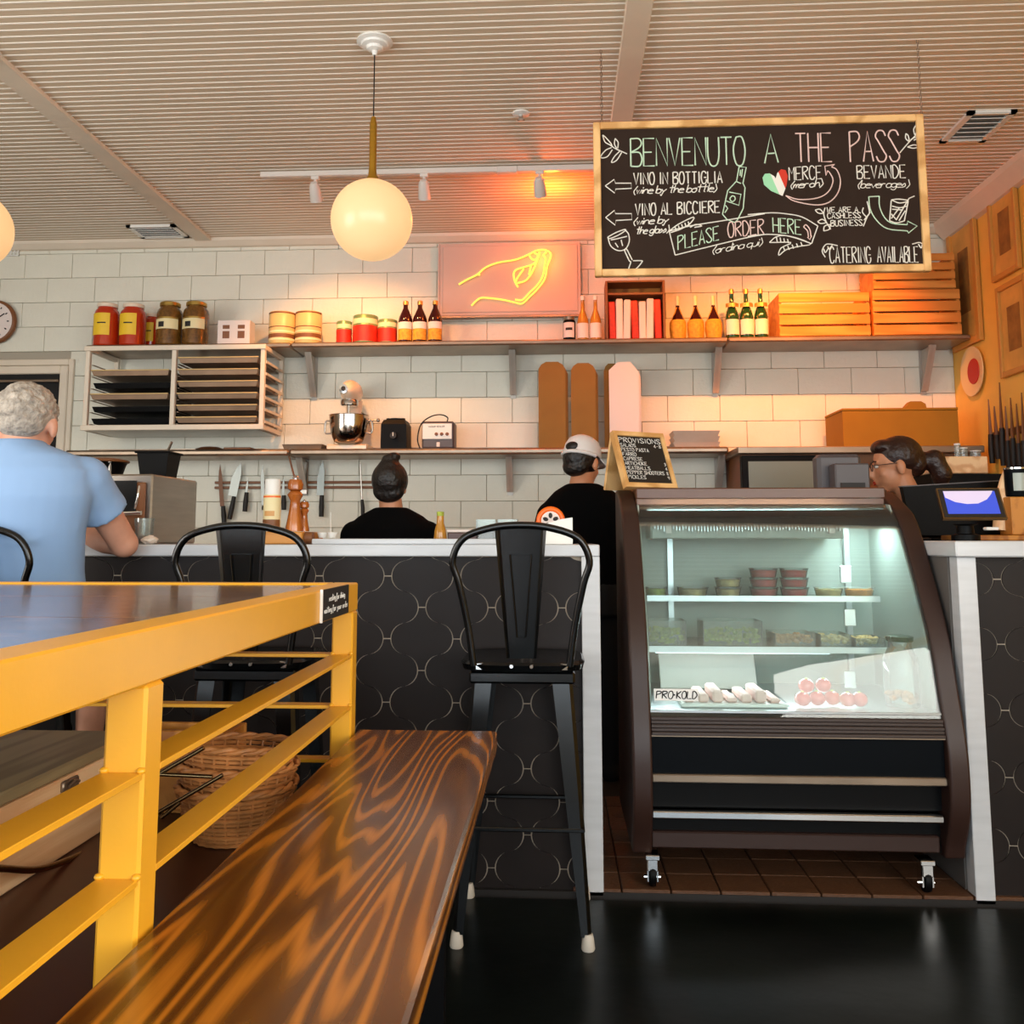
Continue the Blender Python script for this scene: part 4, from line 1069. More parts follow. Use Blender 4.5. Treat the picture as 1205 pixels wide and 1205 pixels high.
# track with heads
ta = PZ(307, 206, ZC - .03); tb = PZ(1010, 196, ZC - .03); TYk = (ta.y + tb.y) / 2
tk = E('track_light', 'white ceiling track rail with tilting spot heads', 'lamp', (ta.x, TYk, ZC - .03))
tx_ = P(307, 206, TYk).x; tx2 = P(1085, 200, TYk).x
OBJ('rail', MB().box(tx_, tx2, TYk - .017, TYk + .017, ZC - .032, ZC - .002, .003), 'lfix', tk)
cx_ = P(597, 203, TYk).x; OBJ('joiner', MB().box(cx_ - .055, cx_ + .055, TYk - .022, TYk + .022, ZC - .038, ZC - .003, .004), 'lfix', tk)
heads = []
for px in (371, 499, 635, 790, 900, 1000):
    x = P(px, 215, TYk).x; hz = ZC - .10
    m = MB(); m.box(x - .022, x + .022, TYk - .014, TYk + .014, ZC - .05, ZC - .03, .003); m.cyl((x, TYk, ZC - .05), (x, TYk, hz + .02), .008); m.box(x - .028, x + .028, TYk - .004, TYk + .004, hz + .018, hz + .026)
    hd = OBJ('lamp_head', m, 'lfix', tk)
    d = Vector((.12 * (1 if px > 600 else -.4), 1, -.95)).normalized(); q = d.to_track_quat('Z', 'Y').to_matrix()
    c = Vector((x, TYk + .005, hz - .02))
    OBJ('lamp_can', MB().lathe([(.0, -.06), (.018, -.058), (.028, -.035), (.034, .045), (.031, .047), (.028, .04), (0, .038)], c, 18, q), 'lfix', hd, 40)
    heads.append((px, c + d * .06, d))
for px, c, d in heads:
    e, colr = {371: (66, (1, .42, .13)), 499: (12, (1, .32, .09)), 635: (5, HOT), 790: (24, HOT), 900: (55, HOT), 1000: (90, HOT)}[px]
    lamp('spot_beam', 'SPOT', c, e, colr, c + d, spot_size=radians(84), spot_blend=.7, shadow_soft_size=.025)
lamp('ceiling_glow', 'POINT', (P(648, 215, TYk).x, TYk + .30, ZC - .17), 11, (1, .13, .01), shadow_soft_size=.04)
# ceiling vents, detector
def vent(a, b, lab, ny=7):
    t = E('ceiling_vent', lab, 'vent', ((a[0] + b[0]) / 2, (a[1] + b[1]) / 2, ZC - .01))
    OBJ('frame', MB().box(a[0], b[0], a[1], a[1] + .03, ZC - .014, ZC + .001).box(a[0], b[0], b[1] - .03, b[1], ZC - .014, ZC + .001).box(a[0], a[0] + .03, a[1] + .03, b[1] - .03, ZC - .014, ZC + .001).box(b[0] - .03, b[0], a[1] + .03, b[1] - .03, ZC - .014, ZC + .001), 'white', t)
    OBJ('duct', MB().box(a[0] + .03, b[0] - .03, a[1] + .03, b[1] - .03, ZC - .0055, ZC - .005), 'silvp', t)
    n = ny
    for i in range(n):
        y = a[1] + .035 + (b[1] - a[1] - .07) * (i + .5) / n
        OBJ('slat', MB().box(a[0] + .03, b[0] - .03, y - .021, y + .012, ZC - .013, ZC - .010, 0, RX(.5)), 'white', t)
p0, p1 = PZ(168, 277, ZC), PZ(222, 265, ZC)
vent((PZ(165, 277, ZC).x, p0.y), (PZ(222, 277, ZC).x, p1.y), 'flat metal ceiling vent beside the left ceiling beam')
q0, q1 = PZ(1108, 163, ZC), PZ(1176, 132, ZC)
vent((q0.x, q0.y), (PZ(1160, 163, ZC).x, q1.y), 'white ceiling vent to the right of the chalkboard')
sp = PZ(613, 133, ZC)
t = E('sprinkler', 'small white ceiling sprinkler left of the chalkboard', 'sprinkler', (sp.x, sp.y, ZC))
OBJ('plate', MB().lathe([(.04, 0), (.04, -.006), (.02, -.012), (0, -.012)], (sp.x, sp.y, ZC), 20), 'white', t, 40)
OBJ('nozzle', MB().lathe([(.01, -.012), (.01, -.03), (.018, -.032), (.018, -.035), (0, -.036)], (sp.x, sp.y, ZC), 12), 'chrome', t, 40)

# =================================================================== NEON SIGN
NY = WY - .055
a, b = P(517, 372, NY), P(683, 284, NY)
ns = E('neon_sign', 'glowing yellow neon sign of a pinched hand gesture on a pale panel', 'neon sign', ((a.x + b.x) / 2, NY, a.z))
OBJ('panel', MB().box(a.x, b.x, NY, NY + .03, a.z, min(b.z, ZC - .06), .003), 'panel', ns)
OBJ('panel_moulding', MB().box(a.x + .02, b.x - .02, NY - .006, NY, a.z + .02, min(b.z, ZC - .06) - .02, .003).box(a.x - .01, a.x, NY - .004, NY + .03, a.z, min(b.z, ZC - .06)), 'panel', ns)
OBJ('lower_ledge', MB().box(a.x - .02, b.x, NY - .01, NY + .03, a.z - .016, a.z - .002, .002), 'dsteel', ns)
SN = 6.025
def npth(pts): return cr([P(500 + x / SN, 270 + y / SN, NY - .03) for x, y in pts], 4)
for pts in ([(240, 390), (300, 355), (370, 320), (430, 270), (520, 235), (640, 215), (730, 180), (790, 150), (850, 145), (888, 165), (890, 200), (868, 260), (850, 350), (800, 420), (745, 475), (690, 525), (640, 518), (560, 500), (470, 488), (400, 485), (365, 505), (330, 540)],
            [(370, 320), (392, 322)], [(640, 497), (690, 500), (740, 450), (800, 390), (835, 330), (850, 250), (855, 205), (842, 182), (862, 160)],
            [(740, 185), (760, 212), (790, 212), (800, 182), (772, 165)], [(812, 160), (800, 205), (770, 245), (700, 268), (650, 285), (630, 310), (635, 360), (660, 410)],
            [(700, 280), (655, 345), (645, 372)], [(655, 380), (710, 365), (750, 320), (780, 260), (800, 205)], [(752, 255), (738, 320)]):
    OBJ('neon_tube', MB().tube(npth(pts), .0062, 8), 'neon', ns, 60)
lamp('neon_glow', 'POINT', tuple(P(640, 300, NY - .10)), 3.0, (1, .20, .03), shadow_soft_size=.08)

# =================================================================== SHELVES
SF = 5.57
zu = P(600, 399, SF).z
us = E('upper_wall_shelf', 'long stainless wall shelf along the upper block wall', 'shelf', (0, 5.74, zu))
ux = [P(100, 405, SF).x, P(342, 405, SF).x, P(857, 398, SF).x, XR - .03]
for i in range(3):
    m = MB().box(ux[i] + .001, ux[i + 1] - .001, SF, WY - .002, zu - .035, zu - .004, .008)
    m.box(ux[i] + .001, ux[i + 1] - .001, WY - .02, WY - .003, zu - .005, zu + .03)
    OBJ('shelf_board', m, 'dsteel', us, 40)
def bracket(par, px, z, Yf, mt='brkt', drop=.26):
    x = P(px, 420, Yf).x
    m = MB(); m.prism([(WY - .004, z), (Yf + .04, z), (Yf + .05, z - .02), (WY - .03, z - drop), (WY - .004, z - drop)], x - .002, x + .002, 'x')
    m.box(x - .018, x + .018, WY - .006, WY - .003, z - drop - .02, z, 0); m.prism([(Yf + .04, z), (Yf + .05, z - .02), (WY - .03, z - drop), (WY - .02, z - drop), (Yf + .06, z)], x - .02, x + .02, 'x')
    OBJ('bracket', m, mt, par)
for px in (360, 602, 848, 1102): bracket(us, px, zu - .036, SF + .1)
zl = P(600, 526, SF).z
ls = E('lower_wall_shelf', 'narrow steel wall shelf over the kitchen counter', 'shelf', (0, 5.74, zl))
lxs = [P(75, 530, SF).x, P(340, 530, SF).x, P(858, 527, SF).x]
for i in range(2):
    OBJ('shelf_board', MB().box(lxs[i] + .001, lxs[i + 1] - .001, SF, WY - .002, zl - .044, zl - .004, .012).box(lxs[i] + .001, lxs[i + 1] - .001, WY - .02, WY - .003, zl - .005, zl + .03), 'dsteel', ls, 40)
for px in (352, 598, 848): bracket(ls, px, zl - .034, SF + .1, drop=.22)
# sheet-pan rack below the upper shelf
RF = 5.46; RB = 5.86
pr = E('sheet_pan_rack', 'open pale wall rack with two bays of baking sheets', 'rack', (P(205, 505, RF).x, 5.66, P(205, 508, RF).z))
X0, X1, XM = P(101, 460, RF).x, P(308, 460, RF).x, P(203, 460, RF).x
Z1, Z0 = zu - .037, P(205, 506, RF).z
for x in (X0, XM, X1):
    for yy in (RF, RB - .03):
        OBJ('upright', MB().box(x - .014, x + .014, yy, yy + .03, Z0 + .03, Z1, .003), 'trim', pr)
for z0_, z1_ in ((Z0, Z0 + .032), (Z1 - .03, Z1)):
    OBJ('front_rail', MB().box(X0 - .02, X1 + .02, RF - .012, RF - .0005, z0_, z1_, .003), 'trim', pr)
    for x in (X0 - .014, X1 - .012): OBJ('side_rail', MB().box(x, x + .026, RF + .031, RB - .031, z0_, z1_, .003), 'trim', pr)
OBJ('base_tray', MB().box(X0 + .015, X1 - .015, RF + .001, RB, Z0 + .0, Z0 + .012), 'steel', pr)
nr = 6
hz_ = (Z1 - Z0 - .08) / nr
for k in range(nr):
    z = Z0 + .045 + k * hz_
    m = MB()
    for x in (X1 + .0145,): m.box(x, x + .006, RF + .02, RB - .02, z - .004, z + .012)
    OBJ('side_slat', m, 'trim', pr)
    for x in (X0 + .0145, XM - .0265, XM + .0145, X1 - .0265): OBJ('runner', MB().box(x, x + .012, RF + .031, RB - .031, z - .006, z - .001), 'dsteel', pr)
SHP = None
def pan(xa, xb, ya, yb, z, lab, mt='dsteel'):
    m = MB(); e = .012; h = .02
    m.box(xa + e, xb - e, ya + e, yb - e, z, z + .002)
    for q in (((xa, xb), (ya, ya)), ):
        pass
    # sloped rim, outer lip
    inn = [(xa + e, ya + e), (xb - e, ya + e), (xb - e, yb - e), (xa + e, yb - e)]; out = [(xa, ya), (xb, ya), (xb, yb), (xa, yb)]
    h = .032
    vs = [(a, b, z) for a, b in inn] + [(a, b, z + h) for a, b in out] + [(a + (.003 if a == xa else -.003), b + (.003 if b == ya else -.003), z + h) for a, b in out] + [(a, b, z + .002) for a, b in inn]
    fs = []
    for i in range(4):
        j = (i + 1) % 4; fs += [(i, j, 4 + j, 4 + i), (4 + i, 4 + j, 8 + j, 8 + i), (8 + i, 8 + j, 12 + j, 12 + i)]
    m.add(vs, fs)
    o = tag(OBJ('baking_sheet', m, mt), lab, 'baking sheet', 'baking sheets in the wall rack')
    if mt == 'panm': OBJ('rim_highlight', MB().tube([(xa, ya, z + h), (xb, ya, z + h)], .004, 6), 'canc', o, 60)  # golden highlight along the front lip, put into a paler colour
    return o
nm = ['lowest', 'second from the bottom', 'third from the bottom', 'third from the top', 'second from the top', 'topmost']
for k in range(nr):
    z = Z0 + .045 + k * hz_
    pan(XM + .027, X1 - .027, RF + .0, RB - .02, z, 'aluminium baking sheet %s in the right bay of the rack' % nm[k], 'panm')
    if k < 5: pan(X0 + .027, XM - .027, RF + (.0 if k in (2, 4) else .03), RB - .02, z, ['lowest', 'second lowest', 'middle', 'second highest', 'highest'][k].join(('', '')) + ' baking sheet in the left bay of the rack', 'panm' if k in (2, 4) else 'bplast')

# =================================================================== THINGS ON THE UPPER SHELF
def sx_(px, py=395, Y=5.68): return P(px, py, Y).x
PPM = 5.68 / F * .995
def onshelf(name, lab, cat, px, group=None, Y=5.66, z=None):
    o = E(name, lab, cat, (sx_(px, 395, Y), Y, zu - .003 if z is None else z), group)
    if name != 'packet_display': o.scale = (1, 1, 1.10)
    return o
def lat(par, nme, prof, mt, sm=40, n=22, dy=0):
    c = wloc(par); return OBJ(nme, MB().lathe(prof, (c.x, c.y + dy, c.z), n), mt, par, sm)
def labelarc(par, r, z0, z1, mt, a0=-2.6, a1=-.6, nme='label', n=12):
    c = wloc(par); vs = []; fs = []
    for i in range(n + 1):
        a = a0 + (a1 - a0) * i / n
        for z in (z0, z1): vs.append((c.x + r * cos(a), c.y + r * sin(a), c.z + z))
    for i in range(n): fs.append((i * 2, i * 2 + 2, i * 2 + 3, i * 2 + 1))
    return OBJ(nme, MB().add(vs, fs), mt, par, 60)
def jar(px, h, r, fill, lidm, lab, kind, Y=5.66, z=None):
    t = onshelf('preserve_jar', lab, 'jar', px, 'large jars at the left end of upper shelf', Y, z)
    lat(t, 'jar_body', [(r * .9, 0), (r, .008), (r, h * .74), (r * .92, h * .82), (r * .72, h * .89), (r * .70, h * .93)], fill)
    lat(t, 'lid', [(r * .78, h * .91), (r * .80, h * .915), (r * .80, h * .985), (r * .74, h), (0, h)], lidm)
    if kind == 'y':
        labelarc(t, r + .0015, h * .24, h * .74, 'lyel', -2.5, -.9)
        labelarc(t, r + .002, h * .5, h * .53, 'lblack', -1.9, -1.2, 'label_print')
    elif kind == 'p':
        labelarc(t, r + .0015, h * .36, h * .62, 'lcream', -2.6, -.5); labelarc(t, r + .0025, h * .40, h * .52, 'lblack', -2.1, -1.6, 'label_print'); labelarc(t, r + .002, h * .59, h * .63, 'gold', -2.6, -.5, 'label_border')
    return t
jar(125, .255, .078, 'tomato', 'lid', 'tall jar of red sauce with yellow label, leftmost on the upper shelf', 'y')
jar(156, .25, .080, 'tomato', 'lid', 'tall jar of red sauce with yellow label, second from the left', 'y')
jar(178, .225, .045, 'tomato', 'lid', 'narrow jar with yellow label tucked behind the red sauce jars', 'y', 5.80)
jar(199, .255, .080, 'olive', 'gold', 'big jar of brown pickles with cream label next to the red jars', 'p')
jar(230, .255, .080, 'olive', 'gold', 'big jar of brown pickles with cream label, rightmost of the jars', 'p')
# white carton with four square windows
t = onshelf('pasta_carton', 'low white carton with four square orange windows on the upper shelf', 'box', 278)
c = wloc(t); cw = 40 * PPM / 2; ch = .14
OBJ('carton', MB().box(c.x - cw, c.x + cw, c.y - .05, c.y + .05, c.z, c.z + ch, .002), 'wcard', t)
for ix_ in (-1, 1):
    for iz, hh2 in ((.035, .042), (.09, .022)):
        OBJ('window_patch', MB().box(c.x + ix_ * .048 - .022, c.x + ix_ * .048 + .022, c.y - .0515, c.y - .0505, c.z + iz, c.z + iz + hh2), 'canc' if False else 'brown', t)
def can(px, h, r, base, bands, lab, group, top='gold'):
    t = onshelf('food_can', lab, 'can', px, group)
    lat(t, 'can_body', [(r * .97, 0), (r, .003), (r, h - .003), (r * .97, h), (r * .93, h), (r * .92, h - .006), (0, h - .006)], base)
    for z0, z1, mt in bands: labelarc(t, r + .0012, h * z0, h * z1, mt, -3.0, -.14, 'printed_band', 16)
    return t
for px, lab in ((332, 'large cream tin can with brown bands, left one of the pair'), (363, 'large cream tin can with brown bands, right one of the pair')):
    can(px, .185, .083, 'canc', [(.1, .16, 'lcream'), (.18, .3, 'brown'), (.34, .4, 'lcream'), (.5, .53, 'brown'), (.93, .98, 'brown')], lab, 'cream food cans')
for px, h, r, lab in ((405, .13, .048, 'small red tomato can, left of three'), (430, .160, .078, 'large red tomato can with pale green rim in the middle of three'), (456, .135, .060, 'red tomato can, right of three next to the dark bottles')):
    can(px, h, r, 'cang', [(.05, .62, 'canr'), (.68, .86, 'lcream')], lab, 'red tomato cans')
def bottle(px, h, r, glass_, lab, group, lbl, capm='fil', shoulder=.55, neck=.3, Y=5.65, cap2=None):
    t = onshelf('bottle', lab, 'bottle', px, group, Y)
    lat(t, 'bottle_body', [(r * .9, 0), (r, .006), (r, h * shoulder), (r * .9, h * (shoulder + .07)), (r * neck * 1.2, h * (shoulder + .27)), (r * neck, h * .92), (r * neck * 1.15, h * .93), (r * neck * 1.15, h * .95)], glass_)
    lat(t, 'cap', [(r * neck * 1.3, h * .90), (r * neck * 1.3, h * .985), (r * neck * .9, h), (0, h)], capm)
    for z0, z1, mt in lbl: labelarc(t, r + .0012, h * z0, h * z1, mt, -2.8, -.34)
    return t
for k, px in enumerate((477, 494, 512)):
    bottle(px, .245, .044, 'wine', 'dark red bottle with gold and pink label, %s of three by the neon sign' % ('left', 'middle', 'right')[k], 'dark red bottles', [(.06, .32, 'straw'), (.32, .48, 'wcard')])
t = onshelf('spice_jar', 'small dark jar with white printed label right of the neon panel', 'jar', 670, Y=5.66)
lat(t, 'jar_body', [(.036, 0), (.038, .004), (.038, .115), (.03, .125)], 'navy'); lat(t, 'lid', [(.032, .122), (.032, .14), (0, .14)], 'steel'); labelarc(t, .0392, .02, .105, 'wcard', -2.7, -.7); labelarc(t, .0398, .06, .075, 'lblack', -2.2, -1.1, 'label_print')
for k, px in enumerate((686, 701)):
    bottle(px, .26, .035, 'amber', 'clear bottle with orange liquid and white label, %s of the pair' % ('left', 'right')[k], 'orange liquid bottles', [(.06, .38, 'wcard')], 'white', .42)
# dark cubby with striped packets
t = onshelf('packet_display', 'dark wooden display box with red and white packets standing inside', 'display box', 747)
c = wloc(t); hw_ = 35 * PPM; hc = .36
m = MB()
for q in ((-hw_, -hw_ + .014, 0, hc), (hw_ - .014, hw_, 0, hc), (-hw_ + .014, hw_ - .014, .27, .284), (-hw_ + .014, hw_ - .014, hc - .012, hc)): m.box(c.x + q[0], c.x + q[1], c.y - .08, c.y + .08, c.z + q[2], c.z + q[3], .002)
OBJ('frame', m, 'brown', t)
OBJ('back_panel', MB().box(c.x - hw_ + .014, c.x + hw_ - .014, c.y + .07, c.y + .079, c.z, c.z + hc - .012), 'orw', t)
packs = ['canr', 'wcard', 'wcard', 'canr', 'wcard', 'wcard', 'canr']
pwid = (2 * hw_ - .036) / 7
for i, mt in enumerate(packs):
    x = c.x - hw_ + .018 + i * pwid
    o = OBJ('pasta_packet', MB().box(x, x + pwid - .004, c.y - .06, c.y + .05, c.z + .001, c.z + .235 + .012 * ((i * 3) % 4) / 2, .006, RY((i % 3 - 1) * .025)), mt)
    tag(o, ('red packet, leftmost in the dark display box', 'white packet beside the leftmost red one in the display box', 'white packet left of the middle red one in the display box', 'red packet in the middle of the display box', 'white packet right of the middle red one in the display box', 'white packet next to the rightmost red one in the display box', 'red packet, rightmost in the dark display box')[i], 'packet', 'packets in the display box')
for k, px in enumerate((798, 819, 840)):
    t = onshelf('fiasco_bottle', 'round wine bottle in straw basket, %s of three' % ('left', 'middle', 'right')[k], 'bottle', px, 'straw covered wine bottles')
    lat(t, 'bottle_body', [(.035, .09), (.046, .10), (.038, .12), (.014, .17), (.010, .22), (.012, .235), (.0, .236)], 'wine')
    lat(t, 'neck_label', [(.0115, .195), (.0125, .20), (.0125, .25), (0, .252)], 'lcream')
    lat(t, 'straw_cover', [(.040, 0), (.046, .01), (.052, .06), (.050, .10), (.044, .112), (.042, .11)], 'straw')
    cc = wloc(t); m = MB()
    for s_ in (-1, 1): m.tube([cc + Vector((s_ * .045, -.01, .10)), cc + Vector((s_ * .02, -.012, .15)), cc + Vector((s_ * .008, -.012, .185))], .0035, 6)
    OBJ('straw_strap', m, 'straw', t, 60)
for k, px in enumerate((862, 879, 896)):
    bottle(px, .285, .040, 'green', 'green sparkling wine bottle with pale label, %s of three' % ('left', 'middle', 'right')[k], 'green wine bottles', [(.08, .38, 'wcard'), (.62, .7, 'fil')], 'fil', .45)
# wooden crates
def crate(px0, px1, zbase, h, n, lab, Y0=5.60, Y1=5.86, rows=None):
    xa_, xb_ = P(px0, 370, Y0).x, P(px1, 370, Y0).x
    t = E('wooden_crate', lab, 'crate', ((xa_ + xb_) / 2, (Y0 + Y1) / 2, zbase), 'slatted wooden crates on upper shelf')
    sl = h / n
    for x in (xa_, xb_ - .018): OBJ('end_board', MB().box(x, x + .018, Y0 + .011, Y1 - .011, zbase, zbase + h - .01, .002), 'pine', t)
    for k in range(n):
        for yy in (Y0, Y1 - .01): OBJ('slat', MB().box(xa_, xb_, yy, yy + .01, zbase + k * sl + .003, zbase + (k + 1) * sl - .009, .0015), 'pine', t)
    OBJ('bottom_board', MB().box(xa_ + .019, xb_ - .019, Y0 + .011, Y1 - .011, zbase + .001, zbase + .009), 'pine', t)
    return t
crate(917, 1024, zu - .003, .275, 4, 'slatted wooden crate left of the other crates on the upper shelf', 5.58)
crate(1028, 1131, zu - .003, .285, 4, 'slatted wooden crate at the right end of upper shelf, below another crate', 5.58)
crate(1030, 1127, zu + .284, .225, 4, 'slatted wooden crate stacked on top at the right, partly behind the chalkboard', 5.60)

# =================================================================== THINGS ON THE LOWER SHELF
def low(name, lab, cat, px, Y=5.70, group=None): return E(name, lab, cat, (P(px, 525, Y).x, Y, zl - .003), group)
# stand mixer
t = low('stand_mixer', 'cream stand mixer with polished steel bowl on lower shelf', 'mixer', 412)
c = wloc(t)
OBJ('base', MB().prism([(-.10, 0), (.13, 0), (.13, .018), (.11, .026), (-.08, .026), (-.10, .018)], -.09, .09, 'y').move(lambda v: Vector((v.y * 1.2, v.x * 1.0, v.z)) + c), 'mixer', t)
OBJ('column', MB().loft([(c.x, c.y + .10, c.z + .02, .05, .045), (c.x, c.y + .10, c.z + .12, .042, .035), (c.x, c.y + .095, c.z + .22, .045, .045), (c.x, c.y + .08, c.z + .27, .05, .06)]), 'mixer', t, 50)
hd = OBJ('motor_head', MB().ell((c.x + .005, c.y - .01, c.z + .305), .058, .145, .062, 24, 14), 'mixer', t, 60)
OBJ('hub_cap', MB().lathe([(.024, 0), (.024, .008), (.0, .009)], (c.x - .012, c.y - .148, c.z + .305), 18, RX(pi / 2)), 'chrome', hd, 40)
OBJ('hub_knob', MB().lathe([(.013, 0), (.012, .006), (0, .007)], (c.x - .012, c.y - .156, c.z + .305), 14, RX(pi / 2)), 'lblack', hd, 40)
OBJ('planetary_ring', MB().lathe([(.045, .225), (.05, .23), (.05, .25), (.045, .258)], (c.x + .005, c.y - .06, c.z), 22), 'chrome', t, 40)
OBJ('beater', MB().tube([(c.x, c.y - .06, c.z + .23), (c.x, c.y - .06, c.z + .06)], .006).box(c.x - .03, c.x + .03, c.y - .062, c.y - .058, c.z + .1, c.z + .19), 'steel', t)
OBJ('bowl', MB().lathe([(.05, .026), (.078, .04), (.098, .08), (.105, .13), (.108, .175), (.112, .178), (.104, .176), (.098, .13), (.07, .05), (0, .04)], (c.x, c.y - .05, c.z), 32), 'bowl', t, 40)
m = MB()
for s_ in (-1, 1): m.tube(cr([c + Vector((s_ * .105, -.05, .15)), c + Vector((s_ * .128, -.05, .145)), c + Vector((s_ * .13, -.05, .09)), c + Vector((s_ * .098, -.05, .085))], 4), .005)
OBJ('bowl_handle', m, 'steel', t, 60)
m = MB(); m.tube([c + Vector((.06, -.0, .20)), c + Vector((.10, -.02, .17)), c + Vector((.125, -.04, .10))], .004); m.tube([c + Vector((.10, -.02, .155)), c + Vector((.155, -.02, .155))], .004); m.ell(c + Vector((.158, -.02, .155)), .01, .01, .01, 10, 8)
OBJ('lift_lever', m, 'steel', t, 60); t.scale = (1.12, 1.0, 1.19)
# blender base
t = low('blender_base', 'black blender motor base with two knobs next to the mixer', 'blender', 466); c = wloc(t)
OBJ('housing', MB().loft([(c.x, c.y, c.z, .105, .10), (c.x, c.y, c.z + .04, .105, .10), (c.x, c.y, c.z + .14, .103, .095), (c.x, c.y, c.z + .165, .085, .08)], 4).move(lambda v: RZ(pi / 4) @ (v - c) * 1.1 + c), 'bplast', t)
OBJ('jar_socket', MB().lathe([(.055, .165), (.055, .19), (.045, .195)], c, 16), 'bplast', t, 40)
m = MB(); [m.lathe([(.016, 0), (.014, .025), (0, .026)], c + Vector((s_ * .045, -.02, .17)), 10) for s_ in (-1, 1)]
OBJ('socket_lug', m, 'bplast', t, 40)
OBJ('dial', MB().lathe([(.022, 0), (.02, .012), (0, .013)], c + Vector((0, -.10, .08)), 16, RX(pi / 2)), 'lblack', t, 40)
OBJ('dial_pointer', MB().box(c.x - .002, c.x + .002, c.y - .116, c.y - .113, c.z + .075, c.z + .098), 'white', t)
# vacuum sealer / control box
t = low('control_box', 'grey appliance with white front panel, three knobs and a looped black cord', 'appliance', 517); c = wloc(t)
OBJ('housing', MB().box(c.x - .10, c.x + .10, c.y - .07, c.y + .07, c.z, c.z + .17, .012), 'greyp', t)
OBJ('front_plate', MB().box(c.x - .095, c.x + .085, c.y - .075, c.y - .0705, c.z + .06, c.z + .155, .003), 'white', t)
for i in range(3): OBJ('knob', MB().lathe([(.011, 0), (.009, .01), (0, .011)], (c.x - .01 + i * .033, c.y - .075, c.z + .09), 12, RX(pi / 2)), 'brown', t, 40)
OBJ('rocker_switch', MB().box(c.x - .008, c.x + .012, c.y - .077, c.y - .07, c.z + .012, c.z + .04, .002), 'wcard', t)
m = MB(); write(m, 'VACUUM SEALER', lambda u, v: Vector((u, c.y - .076, v)), c.x - .06, c.x + .04, c.z + .132, c.z + .132, .009, .0008); OBJ('lettering', m, 'lblack', t)
OBJ('cord', MB().tube(cr([c + Vector(q) for q in ((-.11, -.06, .0), (-.125, -.07, .06), (-.105, -.07, .15), (-.05, -.05, .2), (.01, -.03, .215), (.05, 0, .2), (.04, .03, .17))], 5), .004), 'cord', t, 60)
# trays and flat things
t = low('round_tray', 'flat dark oval tray lying on the lower shelf near the rack', 'tray', 247); c = wloc(t)
OBJ('dish', MB().lathe([(.06, .0), (.085, .012), (.09, .013), (.055, .025), (0, .03)], c, 24, None, 1, .8), 'brown', t, 40)
t = low('wooden_peel', 'flat brown board lying along the lower shelf', 'board', 290); c = wloc(t)
OBJ('blade', MB().box(c.x - .11, c.x + .06, c.y - .1, c.y + .1, c.z, c.z + .014, .004), 'brown', t); OBJ('handle', MB().box(c.x + .06, c.x + .125, c.y - .018, c.y + .018, c.z, c.z + .012, .003), 'orw', t)
t = low('baking_tray', 'shallow dark steel baking tray left of the mixer', 'tray', 360); c = wloc(t)
pm = pan(c.x - .125, c.x + .125, c.y - .09, c.y + .09, c.z, 'x'); pm.name = 'tray_body'; pm.parent = t; pm.location = -c
for k_ in ('label', 'category', 'group'): del pm[k_]
# tall folded card boxes
def cardbox(px, w_, h, lab, mt, chamfer=False, d=.05, Y=5.68):
    t = low('folded_carton', lab, 'carton', px, Y, 'tall cartons standing on lower shelf'); c = wloc(t); hw2 = w_ / 2
    def shp(hw2, h):
        if chamfer: return [(-hw2, 0), (hw2, 0), (hw2, h - .06), (hw2 * .45, h), (-hw2 * .4, h), (-hw2, h - .05)]
        return [(-hw2, 0), (hw2, 0), (hw2, h - .045), (hw2 * .8, h - .018), (hw2 * .45, h), (-hw2 * .45, h), (-hw2 * .8, h - .018), (-hw2, h - .045)]
    nl = 5
    for i in range(nl):
        y = c.y - d / 2 + i * d / nl
        OBJ('card_sheet', MB().prism([(a + c.x + .004 * i, b + c.z) for a, b in shp(hw2, h - .006 * i)], y, y + d / nl * .8), mt, t)
cardbox(650, .165, .535, 'tall stack of kraft cartons, leftmost on the lower shelf', 'kraft')
cardbox(687, .150, .525, 'tall stack of kraft cartons in the middle, behind the person in cap', 'kraft')
cardbox(721, .10, .535, 'narrow stack of kraft cartons half hidden by white carton', 'kraft', Y=5.76)
cardbox(735, .18, .53, 'tall white carton with cut corners right of the kraft cartons', 'wcard', True, .04)
# stack of steel trays
for k in range(3):
    c = P(817, 522, 5.72)
    o = pan(c.x - .14, c.x + .14, 5.62, 5.82, zl - .002 + k * .0335, 'x', 'brkt'); o.name = 'serving_tray'
    o['label'] = ('steel tray at the bottom of the small tray stack right of the cartons', 'middle steel tray of the small tray stack right of the cartons', 'top steel tray of the small stack right of the cartons')[k]; o['category'] = 'tray'; o['group'] = 'stacked steel trays'

# right-hand back cabinet, box on it
RT = P(1000, 527, 5.5)
cab = E('back_cabinet', 'low cabinet with steel top behind the glass case', 'cabinet', (P(1010, 540, 5.4).x, 5.6, 0))
ca, cbx = P(868, 530, 5.35).x, XR - .09
OBJ('cabinet_top', MB().box(ca, cbx, 5.35, WY - .002, P(1000, 533, 5.35).z, P(1000, 525, 5.35).z, .004), 'dsteel', cab)
zcb = P(1000, 533, 5.35).z
OBJ('carcass', MB().box(ca + .03, cbx, 5.42, WY - .002, .0, zcb - .001), 'brown', cab)
fx0, fx1 = P(866, 560, 5.36).x, P(962, 560, 5.36).x
OBJ('door', MB().box(fx0 + .035, fx1, 5.36, 5.418, P(900, 640, 5.36).z, P(900, 536, 5.36).z, .003), 'bplast', cab)
OBJ('door_pane', MB().box(fx0 + .07, fx1 - .025, 5.352, 5.359, P(900, 630, 5.36).z, P(900, 543, 5.36).z), 'lgrey', cab)
bz0 = P(1000, 525, 5.35).z
t = E('kraft_carton', 'large flat brown cardboard box on the cabinet below the wall plate', 'box', (P(1060, 520, 5.6).x, 5.62, bz0))
